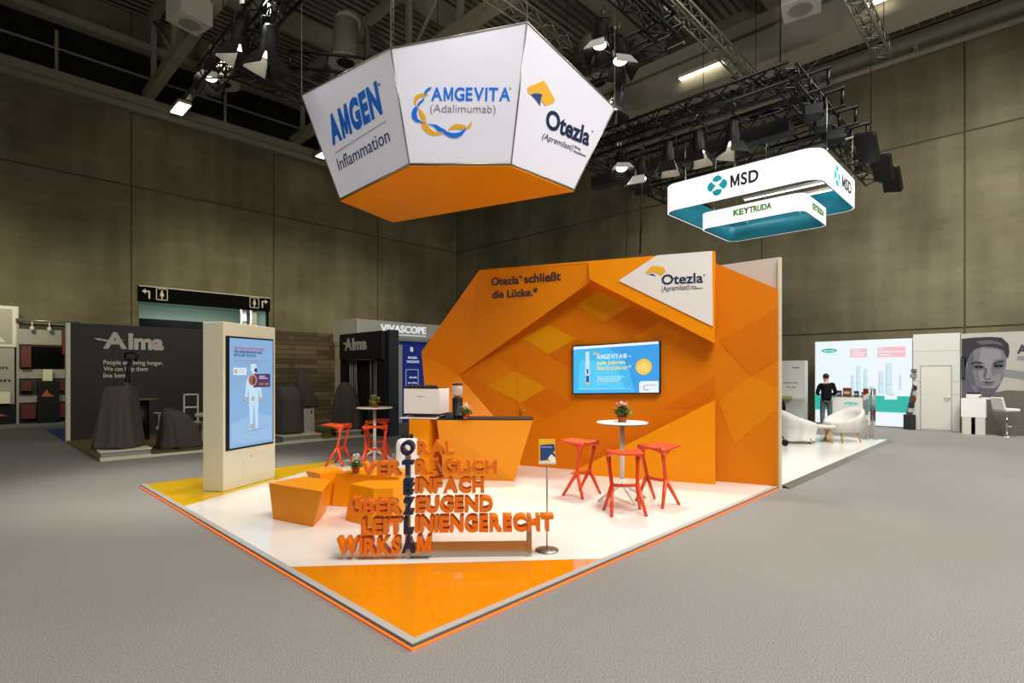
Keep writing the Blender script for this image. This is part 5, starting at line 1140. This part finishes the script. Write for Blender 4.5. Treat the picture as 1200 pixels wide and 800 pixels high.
for x0, x1, y0, y1, ll_ in ((.39, .43, .37, .60, 0), (.445, .50, .37, .70, .001), (.52, .57, .40, .66, 0), (.67, .73, .37, .64, 0), (.74, .81, .36, .73, .001), (.87, .90, .42, .6, 0)):
    lf([(x0*W, y0*LH), (x1*W, y0*LH), ((x1-.005)*W, y1*LH), ((x0+.005)*W, y1*LH)], tube, ll_); lf(rc(x0+.006, x0+.015, y0+.02, y1-.02), tube2, ll_+.002); lf(rc(x0+.012, x1-.006, y0+.12, y0+.13), tube2, ll_+.002)
lf(rc(.735, .855, .315, .37), wt, .002); lf(rc(.77, .83, .365, .372), teal, .004)
f.text('lettering', 'Hautpflege', .13*W, .25*W, .83*LH, .03, tube2, lw, 0, .002, .012)
# counter in front
cx0 = (20.68, 5.056, 0.0); 
f = Fr((20.75, (20.75, 5.074, -0.006)[1], 0), (0, -1, 0), (0, 0, 1)); W = f.o.y-(20.75, 4.183, 0.055)[1]
t = thing('white_counter', (21, 4.4, 0), 'white counter with green oval emblem before the glowing wall', 'counter')
cb_ = MB().prism(f.rect(0, W, 0.01, 1.0), -f.n*.5).build('body', 'white', t); MB().prism(f.rect(-.03, W+.03, 1.0, 1.03), -f.n*.52).build('worktop', 'grey', t)
logo_oval(f, W*.62, .80, .2, .05, cb_, .0)
for k, (x, w_, h, m, l) in enumerate(((.20, .12, .2, 'photo_d', 'small dark carton on the white counter beside the copper box'), (.44, .24, .29, 'copper', 'copper-coloured box in the middle of the white counter'), (.70, .12, .19, 'photo_d', 'dark carton on the white counter between copper box and leaflet rack'), (.88, .06, .16, 'copper', 'slim brown bottle box at the rack end of the white counter'), (.98, .05, .14, 'grey', 'slim grey tube at the rack end of the white counter'), (.06, .04, .1, 'photo_d', 'tiny dark bottle on the white counter nearest the man'))):
    o = thing('product_box', tuple(f.p(x, 1.03, -.2)), l, 'box')
    MB().prism(f.rect(x-w_/2, x+w_/2, 1.03, 1.03+h), -f.n*.15).build('carton', m, o, bevel=.006); MB().prism(f.rect(x-w_*.35, x+w_*.35, 1.03+h*.3, 1.03+h*.6), f.n*.003).build('label_patch', 'photo_bg', o)
# wire leaflet rack
rp = Vector((17.131, 3.296, 0.05))
t = thing('leaflet_rack', tuple(rp), 'tall wire rack full of leaflets beside the lone covered armchair', 'rack')
b = MB()
for a in range(3): b.tube(rp+Vector((.09*math.cos(a*2.1), .09*math.sin(a*2.1), 0)), rp+Vector((.09*math.cos(a*2.1), .09*math.sin(a*2.1), 1.4)), .012, 6)
b.lathe(rp, [(.2, 0), (.2, .015)], 20); b.build('frame', 'steel', t)
rd = random.Random(2)
for k in range(7):
    for s_ in (-1, 1):
        a = rd.choice(['photo_bg', 'photo_m', 'offwhite', 'copper', 'photo_l']); c0 = rp+R_*.1*s_+Vector((0, 0, .42+.14*k))
        MB().box(c0, (.02, .13, .17), .75+.2*s_+rd.uniform(-.2, .2)).build('leaflet', a, t)
# curved literature stand before the light wall
lp = Vector((21.651, 3.241, 0.0))-F_*.3; lp.z = 0
t = thing('literature_stand', tuple(lp), 'dark leaning literature stand before the end of the glowing wall', 'stand')
MB().box(lp+Vector((0, 0, .24)), (.25, .22, .48), .78).build('base', 'char', t)
b = MB(); b.prism([lp+R_*-.1+Vector((0, 0, .48)), lp+R_*.08+Vector((0, 0, .48)), lp+R_*.32+Vector((0, 0, 1.45)), lp+R_*.12+Vector((0, 0, 1.45))], F_*.03); b.build('panel', 'photo_m', t)
for k in range(5): c0 = lp+R_*(.0+.052*k)+Vector((0, 0, .62+.18*k))-F_*.03; MB().box(c0, (.03, .15, .13), .78).build('leaflet', ['photo_bg', 'photo_d', 'copper', 'photo_bg', 'photo_d'][k], t)
for k in range(2): c0 = lp+R_*(.12+.03*k)+Vector((0, 0, 1.72+.16*k))-F_*.03; MB().box(c0, (.02, .24, .13), .78).build('info_card', ['photo_l', 'photo_k'][k], t)
b = MB(); b.tube(lp+R_*.2+Vector((0, 0, 1.4)), lp+R_*.14+Vector((0, 0, 1.95)), .012); b.build('card_pole', 'steel', t)
for k in range(3): c0 = lp+R_*.33+Vector((0, 0, 1.25+.13*k))-F_*.05; MB().ell(c0, (.09, .09, .08), 10, 6).build('sample_bag', ['photo_k', 'photo_m', 'photo_d'][k], t)
# panel wall with door
f = Fr((21.55, (21.55, 2.955, 1.811)[1], 0), (0, -1, 0), (0, 0, 1)); W = f.o.y-(21.55, 1.786, 1.81)[1]
t = thing('cabin_wall', (21.6, 2.4, 0), 'pale grey panel cabin with closed door beside the glowing wall', 'cabin')
MB().prism(f.rect(0, W, 0.01, 3.05), -f.n*.6).build('panel', 'pale', t)
b = MB()
for z in (2.5, 1.55, 1.15): b.prism(f.rect(0, W, z, z+.012), f.n*.003)
b.build('panel_joint', 'grey', t)
dr = MB().prism(f.rect(W*.18, W*.82, .05, 2.03), f.n*.012).build('door', 'offwhite', t)
b = MB()
for r in ((W*.165, W*.18, .03, 2.05), (W*.82, W*.835, .03, 2.05), (W*.165, W*.835, 2.03, 2.05)): b.prism(f.rect(*r), f.n*.02)
b.build('door_frame', 'grey', t)
b = MB(); b.tube(f.p(W*.79, 1.03, .01), f.p(W*.79, 1.03, .06), .015); b.tube(f.p(W*.79, 1.03, .06), f.p(W*.67, 1.03, .06), .012); b.build('handle', 'steel', dr)
# poster wall with man's portrait
f = Fr((21.6, (21.55, 1.766, 1.81)[1], 0), (0, -1, 0), (0, 0, 1)); W = 3.2
t = thing('portrait_poster', (21.6, .6, 0), 'large grey poster wall with a close-up portrait of a dark-haired face', 'poster')
pp = MB().prism(f.rect(0, W, 0.01, 3.02), -f.n*.1).build('panel', 'photo_bg', t)
def po(L, m, l): return flat('print', [Vector(p)+f.n*l for p in L], m, pp, f.n, .002)
po([(21.6, 1.749, -0.022), (21.6, 0.249, 0.018), (21.6, 0.249, 1.294), (21.6, 0.722, 1.309), (21.6, 1.004, 1.227), (21.6, 1.292, 0.911), (21.6, 1.749, 0.947)], 'photo_k', .000)  # shade across the poster foot, put in as a flat brown tone
po([(21.6, 1.628, 2.852), (21.6, 0.796, 2.74), (21.6, 0.722, 2.236), (21.6, 0.778, 1.735), (21.6, 0.909, 1.355), (21.6, 1.061, 1.149), (21.6, 1.331, 1.116), (21.6, 1.529, 1.344), (21.6, 1.628, 1.732)], 'photo_n', .002)
po([(21.6, 1.292, 2.555), (21.6, 0.871, 2.491), (21.6, 0.834, 2.238), (21.6, 0.985, 2.216), (21.6, 1.099, 1.938), (21.6, 1.042, 1.709), (21.6, 0.853, 1.81), (21.6, 0.871, 1.533), (21.6, 0.985, 1.354), (21.6, 1.253, 1.374), (21.6, 1.351, 1.733), (21.6, 1.331, 2.248)], 'photo_l', .0028)
po([(21.6, 1.749, 2.858), (21.6, 1.489, 2.885), (21.6, 1.099, 2.893), (21.6, 0.834, 2.855), (21.6, 0.685, 2.661), (21.6, 0.666, 2.435), (21.6, 0.694, 2.235), (21.6, 0.75, 2.312), (21.6, 0.796, 2.464), (21.6, 0.947, 2.557), (21.6, 1.253, 2.605), (21.6, 1.43, 2.534), (21.6, 1.549, 2.381), (21.6, 1.628, 2.149), (21.6, 1.689, 1.889), (21.6, 1.749, 1.732)], 'photo_d', .004)
po([(21.6, 1.43, 2.766), (21.6, 1.099, 2.803), (21.6, 0.871, 2.718), (21.6, 0.796, 2.614), (21.6, 1.023, 2.686), (21.6, 1.292, 2.671)], 'photo_m', .0062)
po([(21.6, 1.749, 2.125), (21.6, 1.649, 2.254), (21.6, 1.608, 1.732), (21.6, 1.489, 1.318), (21.6, 1.371, 1.115), (21.6, 1.749, 1.051)], 'photo_m', .004)
po([(21.6, 1.608, 2.253), (21.6, 1.489, 2.458), (21.6, 1.449, 2.198), (21.6, 1.489, 1.836), (21.6, 1.41, 1.423), (21.6, 1.529, 1.473), (21.6, 1.608, 1.784)], 'photo_m', .0035)
po([(21.6, 1.549, 2.109), (21.6, 1.43, 2.167), (21.6, 1.312, 2.15), (21.6, 1.215, 2.079), (21.6, 1.312, 2.093), (21.6, 1.43, 2.1), (21.6, 1.529, 2.057)], 'photo_d', .005); po([(21.6, 1.061, 2.077), (21.6, 0.966, 2.149), (21.6, 0.853, 2.193), (21.6, 0.778, 2.174), (21.6, 0.778, 2.132), (21.6, 0.909, 2.113), (21.6, 1.004, 2.064)], 'photo_d', .005)
po([(21.6, 1.509, 2.049), (21.6, 1.351, 2.081), (21.6, 1.215, 2.028), (21.6, 1.234, 1.913), (21.6, 1.371, 1.9), (21.6, 1.489, 1.94)], 'photo_m', .0045); po([(21.6, 1.042, 2.039), (21.6, 0.909, 2.093), (21.6, 0.796, 2.099), (21.6, 0.778, 2.011), (21.6, 0.89, 1.936), (21.6, 1.023, 1.937)], 'photo_m', .0045)
for cx_, cy_ in ((1147, 430), (1170, 428.8)):
    c0 = Vector((21.6, 1.351, 1.991)) if cx_ == 1147 else Vector((21.6, 0.909, 2.017))
    for rx_, rz_, m_, l_ in ((.10, .035, 'photo_l', .0055), (.04, .036, 'photo_d', .0062)):
        flat('print', [c0+f.r*rx_*math.cos(2*PI*k/14)+f.u*rz_*math.sin(2*PI*k/14)+f.n*l_ for k in range(14)], m_, pp, f.n, .001)
    flat('print', [c0+f.u*.045-f.r*.11+f.n*.0065, c0+f.u*.062+f.n*.0065, c0+f.u*.045+f.r*.11+f.n*.0065, c0+f.u*.03+f.n*.0065], 'photo_d', pp, f.n, .001)
po([(21.6, 1.215, 1.989), (21.6, 1.157, 1.938), (21.6, 1.176, 1.759), (21.6, 1.215, 1.657), (21.6, 1.253, 1.695), (21.6, 1.234, 1.836)], 'photo_m', .005); po([(21.6, 1.234, 1.669), (21.6, 1.157, 1.626), (21.6, 1.061, 1.675), (21.6, 1.099, 1.612), (21.6, 1.195, 1.606)], 'photo_d', .0052)
po([(21.6, 1.312, 1.528), (21.6, 1.176, 1.56), (21.6, 1.099, 1.545), (21.6, 0.985, 1.567), (21.6, 1.042, 1.515), (21.6, 1.176, 1.498)], 'photo_d', .005); po([(21.6, 1.292, 1.494), (21.6, 1.157, 1.478), (21.6, 1.004, 1.511), (21.6, 1.08, 1.439), (21.6, 1.195, 1.432)], 'photo_m', .005)
po([(21.6, 1.41, 1.423), (21.6, 1.253, 1.349), (21.6, 0.985, 1.354), (21.6, 0.89, 1.482), (21.6, 0.985, 1.227), (21.6, 1.08, 1.123), (21.6, 1.331, 1.103)], 'photo_m', .0045)
po([(21.6, 0.796, 1.936), (21.6, 0.249, 1.834), (21.6, 0.249, 1.589), (21.6, 0.796, 1.71)], 'photo_l', .003)
text('lettering', 'Ae', (21.6, 0.51, 2.381), (21.6, 0.143, 2.359), (21.6, 0.51, 2.629), 'ink', pp, .03, .003, 1, .004)
flat('lettering_bar', [(21.6, 0.501, 2.175), (21.6, 0.178, 2.162), (21.6, 0.178, 2.294), (21.6, 0.501, 2.306)], 'photo_l', pp, f.n, .002, .002)
t = thing('wall_screen', tuple((21.6, 1.709, 1.993)), 'narrow dark screen at the edge of the portrait poster', 'screen')
MB().prism([(21.6, 1.749, 1.653), (21.6, 1.669, 1.654), (21.6, 1.669, 2.306), (21.6, 1.749, 2.308)], f.n*.06).build('housing', 'scr_dark', t, bevel=.005); MB().prism([Vector(p)+f.n*.06 for p in [(21.6, 1.737, 1.68), (21.6, 1.681, 1.68), (21.6, 1.681, 2.28), (21.6, 1.737, 2.281)]], f.n*.003).build('screen_glass', 'bluegrey', t)
# white cabinet with printer
f = Fr((21.0, (21.0, 1.721, 0.205)[1], 0), (0, -1, 0), (0, 0, 1)); W = f.o.y-(21.0, 1.153, 0.244)[1]
t = thing('white_cabinet', (21, 1.3, 0), 'small white cabinet on two legs in front of the portrait poster', 'cabinet')
MB().prism(f.rect(0, W, .5, 1.05), -f.n*.42).build('body', 'white', t, bevel=.01)
for x0, x1 in ((.03, .33), (W-.33, W-.02)): MB().prism(f.rect(x0, x1, .0, .5), -f.n*.4).build('leg', 'offwhite', t)
MB().prism(f.rect(.33, W-.33, .02, .45), -f.n*.38).build('recess_back', 'dark', t)
t = thing('printer', tuple(f.p(.4, 1.05, -.2)), 'flat white printer with black top on the small white cabinet', 'printer')
MB().prism(f.rect(.12, W-.12, 1.05, 1.19), -f.n*.32).build('body', 'white', t, bevel=.012); MB().prism(f.rect(.14, W-.14, 1.19, 1.23), -f.n*.3).build('lid', 'black', t); MB().prism(f.rect(.4, .46, 1.1, 1.13), f.n*.004).build('button_panel', 'ink', t)
t = thing('card_holder', tuple(f.p(W+.02, 1.1, -.25)), 'small white card holder with dark card beside the printer', 'card holder')
MB().prism(f.rect(W-.09, W+.13, 1.05, 1.1), -f.n*.1).build('base', 'white', t); MB().prism([f.p(W-.08, 1.1, -.04), f.p(W+.12, 1.1, -.04), f.p(W+.12, 1.2, -.07), f.p(W-.08, 1.2, -.07)], -f.n*.01).build('card', 'photo_d', t)
# bar stool white
sp_ = Vector((21.0, 0.702, 0.08)); sp_.z = 0
t = thing('white_bar_stool', tuple(sp_), 'white padded bar stool with chrome foot before the portrait poster', 'stool')
MB().lathe(sp_, [(.21, 0), (.2, .015), (.03, .03)], 24).build('base', 'chrome', t); MB().tube(sp_+Vector((0, 0, .02)), sp_+Vector((0, 0, .72)), .028).build('column', 'chrome', t)
b = MB(); b.box(sp_+Vector((0, 0, .76)), (.42, .42, .09), .78); b.build('seat', 'white', t, bevel=.03)
b = MB(); b.prism([sp_-R_*.24+F_*.2+Vector((0, 0, .76)), sp_-R_*.24-F_*.2+Vector((0, 0, .76)), sp_-R_*.33-F_*.19+Vector((0, 0, 1.12)), sp_-R_*.33+F_*.19+Vector((0, 0, 1.12))], R_*.07); b.build('backrest', 'white', t, bevel=.02)
b = MB(); b.path([sp_-R_*.02-F_*.0+Vector((0, 0, .3)), sp_-F_*.2+R_*.1+Vector((0, 0, .3)), sp_-F_*.2-R_*.1+Vector((0, 0, .3)), sp_+Vector((0, 0, .3))], .012); b.build('footrest', 'chrome', t)
# info panel near the orange wall end
f = Fr((20.6, (20.6, 6.859, 1.812)[1], 0), (0, -1, 0), (0, 0, 1)); W = f.o.y-(20.6, 5.863, 1.812)[1]
t = thing('info_panel', (20.6, 7, 0), 'pale info panel with small print beside the concrete wall', 'info panel')
ip = MB().prism(f.rect(0, W, 0.01, 2.25), -f.n*.3).build('panel', 'pale', t)
for s_, x0, x1, z, h in (('bioskin', .6, .82, 1.98, .06), ('Gesunde Haut', .3, .78, 1.45, .05), ('f\u00fcr alle', .4, .7, 1.29, .05)): f.text('lettering', s_, x0*W, x1*W, z, h, 'ink', ip, .01, .003)
MB().prism(f.rect(0, W, .92, .96), f.n*.35).build('shelf', 'glass', t); MB().prism(f.rect(.1*W, .6*W, .96, 1.02), f.n*.25).build('leaflet', 'limeleaf', t)

# ================================================================== PEOPLE
def skinmesh(name, joints, bones, m, parent, sub=2, smooth=True):
    keys = list(joints); me = bpy.data.meshes.new(name)
    base = Vector(joints[keys[0]][0])
    me.from_pydata([tuple(Vector(joints[k][0])-base) for k in keys], [(keys.index(a), keys.index(e_)) for a, e_ in bones], [])
    o = bpy.data.objects.new(name, me); COL.objects.link(o)
    o.modifiers.new('skin', 'SKIN'); sv = me.skin_vertices[0].data
    for i, k in enumerate(keys):
        r = joints[k][1]; r = r if isinstance(r, tuple) else (r, r); sv[i].radius = r; sv[i].use_root = (i == 0)
    s_ = o.modifiers.new('sub', 'SUBSURF'); s_.levels = sub; s_.render_levels = sub
    dg = bpy.context.evaluated_depsgraph_get(); dg.update()
    me2 = bpy.data.meshes.new_from_object(o.evaluated_get(dg)); bpy.data.objects.remove(o)
    me2.name = name; me2.materials.clear(); me2.materials.append(M[m])
    for p in me2.polygons: p.use_smooth = True; p.material_index = 0
    o = bpy.data.objects.new(name, me2); COL.objects.link(o); o.parent = parent; o.location = base-worg(parent); ORG[o.name] = base
    return o
def hand(J, Bn, wrist, base, d, side, s_=1.0):
    d = Vector(d).normalized(); sd = Vector(side).normalized(); dn = d.cross(sd)
    palm = Vector(base)+d*.05; J[wrist+'palm'] = (palm, (.028, .016)); Bn.append((wrist, wrist+'palm'))
    for i, ln in enumerate((.07, .082, .075, .058)):
        o_ = sd*(i-1.5)*.021; k1, k2, k3 = wrist+'f%d' % i, wrist+'g%d' % i, wrist+'h%d' % i
        J[k1] = (palm+d*.035+o_, .010); J[k2] = (palm+d*(.035+ln*.55)+o_*1.05+dn*.012, .009); J[k3] = (palm+d*(.035+ln)+o_*1.05+dn*.035, .0075)
        Bn += [(wrist+'palm', k1), (k1, k2), (k2, k3)]
    k1, k2 = wrist+'t1', wrist+'t2'; J[k1] = (palm-sd*.038+d*.0+dn*.01, .011); J[k2] = (palm-sd*.05+d*.04+dn*.02, .009); Bn += [(wrist+'palm', k1), (k1, k2)]
def person_back(p, fw, label):
    p = Vector(p); fw = Vector(fw).normalized(); rt = Vector((fw.y, -fw.x, 0))
    A = lambda r, f_, z: p+rt*r+fw*f_+Vector((0, 0, z))
    t = thing('person', tuple(p), label, 'person')
    J = {'pel': (A(0, 0, .96), (.11, .07)), 'bel': (A(0, .0, 1.10), (.10, .065)), 'che': (A(0, -.01, 1.30), (.12, .07)), 'sho': (A(0, -.01, 1.43), (.07, .05)), 'nec': (A(0, .01, 1.53), .055), 'hd1': (A(0, .04, 1.60), (.075, .085)), 'hd2': (A(0, .05, 1.69), (.082, .098)), 'hd3': (A(0, .05, 1.76), (.06, .07)),
         'nose': (A(0, .145, 1.645), .014), 'earL': (A(-.085, .04, 1.66), .016), 'earR': (A(.085, .04, 1.66), .016)}
    Bn = [('pel', 'bel'), ('bel', 'che'), ('che', 'sho'), ('sho', 'nec'), ('nec', 'hd1'), ('hd1', 'hd2'), ('hd2', 'hd3'), ('hd2', 'nose'), ('hd2', 'earL'), ('hd2', 'earR')]
    for s_, n_ in ((-1, 'L'), (1, 'R')):
        J['s'+n_] = (A(s_*.19, -.01, 1.42), .06); J['e'+n_] = (A(s_*.27, -.02, 1.14), .045); J['w'+n_] = (A(s_*.16, .22, 1.08), .03)
        J['h'+n_] = (A(s_*.09, 0, .88), .07); J['k'+n_] = (A(s_*.11, .02, .50), .055); J['a'+n_] = (A(s_*.12, -.01, .09), .04); J['t'+n_] = (A(s_*.135, .14, .04), .035)
        Bn += [('sho', 's'+n_), ('s'+n_, 'e'+n_), ('e'+n_, 'w'+n_), ('pel', 'h'+n_), ('h'+n_, 'k'+n_), ('k'+n_, 'a'+n_), ('a'+n_, 't'+n_)]
        hand(J, Bn, 'w'+n_, A(s_*.16, .22, 1.08), fw*.8-rt*s_*.5, rt*s_*.8+fw*.4)
    skinmesh('body', J, Bn, 'skin', t)
    JJ = {'bot': (A(0, -.01, .82), (.19, .13)), 'bel': (A(0, 0, 1.10), (.165, .125)), 'che': (A(0, -.01, 1.30), (.195, .135)), 'sho': (A(0, -.01, 1.44), (.12, .095)), 'col': (A(0, 0, 1.50), .068)}
    BB2 = [('bot', 'bel'), ('bel', 'che'), ('che', 'sho'), ('sho', 'col')]
    for s_, n_ in ((-1, 'L'), (1, 'R')):
        JJ['s'+n_] = (A(s_*.20, -.01, 1.41), .08); JJ['e'+n_] = (A(s_*.28, -.025, 1.14), .065); JJ['w'+n_] = (A(s_*.185, .18, 1.085), .045); BB2 += [('sho', 's'+n_), ('s'+n_, 'e'+n_), ('e'+n_, 'w'+n_)]
    skinmesh('jacket', JJ, BB2, 'suit', t)
    JT = {'pel': (A(0, 0, 1.0), (.165, .115))}; BT = []
    for s_, n_ in ((-1, 'L'), (1, 'R')):
        JT['h'+n_] = (A(s_*.09, 0, .86), .105); JT['k'+n_] = (A(s_*.11, .02, .50), .082); JT['a'+n_] = (A(s_*.12, -.01, .11), .07); BT += [('pel', 'h'+n_), ('h'+n_, 'k'+n_), ('k'+n_, 'a'+n_)]
    skinmesh('trousers', JT, BT, 'trousers', t)
    for s_ in (-1, 1):
        b = MB(); rings = []
        for u_, wd, h in ((-.07, .035, .06), (-.02, .045, .085), (.05, .045, .075), (.13, .048, .055), (.19, .03, .03)):
            rings.append([A(s_*(.125+.05*max(0, u_))+wd*math.cos(a), u_, max(.0, h*.5+h*.55*math.sin(a))) for a in [2*PI*k/12 for k in range(12)]])
        b.loft(rings); b.build('shoe', 'black', t)
    b = MB(); c0 = A(0, .035, 1.705); rings = []
    for j in range(9):
        el = -.75+(PI/2+.75)*j/8; R = []
        for k in range(24):
            a = 2*PI*k/24; front = max(0, math.sin(a)); e2 = max(el, -.75+1.15*front); q_ = math.cos(e2)
            R.append(c0+rt*.094*q_*math.cos(a)+fw*(.112*q_*math.sin(a))+Vector((0, 0, .098*math.sin(e2))))
        rings.append(R)
    b.loft(rings); b.build('hair', 'hair', t)
    return t
person_back((20.45, 5.17, 0), F_*.9+R_*.25, 'person standing with back turned at the white counter, dark jacket and grey trousers')
def person_seat(p, fw, label):
    p = Vector(p); fw = Vector(fw).normalized(); rt = Vector((fw.y, -fw.x, 0))
    A = lambda r, f_, z: p+rt*r+fw*f_+Vector((0, 0, z))
    t = thing('person', tuple(p), label, 'person')
    J = {'pel': (A(0, 0, .50), (.11, .07)), 'bel': (A(0, .05, .66), (.09, .065)), 'che': (A(0, .12, .84), (.11, .065)), 'sho': (A(0, .17, .95), (.065, .05)), 'nec': (A(0, .20, 1.02), .048), 'hd1': (A(0, .24, 1.08), (.07, .08)), 'hd2': (A(0, .26, 1.16), (.078, .09)), 'hd3': (A(0, .25, 1.22), .055), 'nose': (A(0, .355, 1.12), .013)}
    Bn = [('pel', 'bel'), ('bel', 'che'), ('che', 'sho'), ('sho', 'nec'), ('nec', 'hd1'), ('hd1', 'hd2'), ('hd2', 'hd3'), ('hd2', 'nose')]
    for s_, n_ in ((-1, 'L'), (1, 'R')):
        J['s'+n_] = (A(s_*.17, .16, .93), .05); J['e'+n_] = (A(s_*.22, .22, .68), .04); J['w'+n_] = (A(s_*.12, .42, .62), .026); J['h'+n_] = (A(s_*.09, .04, .48), .085); J['k'+n_] = (A(s_*.11, .46, .48), .06); J['a'+n_] = (A(s_*.11, .44, .09), .038); J['t'+n_] = (A(s_*.12, .57, .04), .032)
        Bn += [('sho', 's'+n_), ('s'+n_, 'e'+n_), ('e'+n_, 'w'+n_), ('pel', 'h'+n_), ('h'+n_, 'k'+n_), ('k'+n_, 'a'+n_), ('a'+n_, 't'+n_)]
        hand(J, Bn, 'w'+n_, A(s_*.12, .42, .62), fw, rt*s_)
    skinmesh('body', J, Bn, 'skin', t)
    JJ = {'bot': (A(0, .0, .46), (.18, .14)), 'bel': (A(0, .05, .66), (.16, .125)), 'che': (A(0, .12, .84), (.18, .125)), 'sho': (A(0, .17, .95), (.12, .09)), 'col': (A(0, .19, 1.0), .06)}; B3 = [('bot', 'bel'), ('bel', 'che'), ('che', 'sho'), ('sho', 'col')]
    for s_, n_ in ((-1, 'L'), (1, 'R')):
        JJ['s'+n_] = (A(s_*.18, .16, .92), .068); JJ['e'+n_] = (A(s_*.23, .22, .68), .056); JJ['w'+n_] = (A(s_*.14, .39, .625), .04); B3 += [('sho', 's'+n_), ('s'+n_, 'e'+n_), ('e'+n_, 'w'+n_)]
    skinmesh('coat', JJ, B3, 'black', t)
    JT = {'pel': (A(0, 0, .48), (.16, .12))}; BT = []
    for s_, n_ in ((-1, 'L'), (1, 'R')):
        JT['h'+n_] = (A(s_*.09, .06, .48), .1); JT['k'+n_] = (A(s_*.11, .46, .48), .075); JT['a'+n_] = (A(s_*.11, .44, .11), .06); BT += [('pel', 'h'+n_), ('h'+n_, 'k'+n_), ('k'+n_, 'a'+n_)]
    skinmesh('trousers', JT, BT, 'black', t)
    b = MB(); rings = []
    for z, r, dx in ((.82, .09, .10), (.92, .125, .12), (1.05, .125, .16), (1.15, .115, .21), (1.23, .09, .235), (1.27, .03, .245)): rings.append([A(r*math.cos(a), dx+r*.95*math.sin(a), z) for a in [2*PI*k/20 for k in range(20)]])
    b.loft(rings); b.build('hair', 'hair', t)
    t2 = thing('round_stool', tuple(p), 'dark stool under the seated person in black', 'stool')
    MB().lathe(p, [(.18, 0), (.16, .02), (.04, .04), (.04, .33), (.19, .35), (.19, .37)], 24).build('stool_body', 'black', t2); MB().lathe(p+Vector((0, 0, .37)), [(.19, 0), (.2, .02), (.18, .04)], 24).build('cushion', 'char', t2)
    return t
sp2 = Vector((19.248, 5.798, 0.05)); sp2 = Vector((17.0, 5.62, .05))
person_seat(sp2, R_*.4+F_, 'person with long black hair seated in black clothes behind the covered armchair')
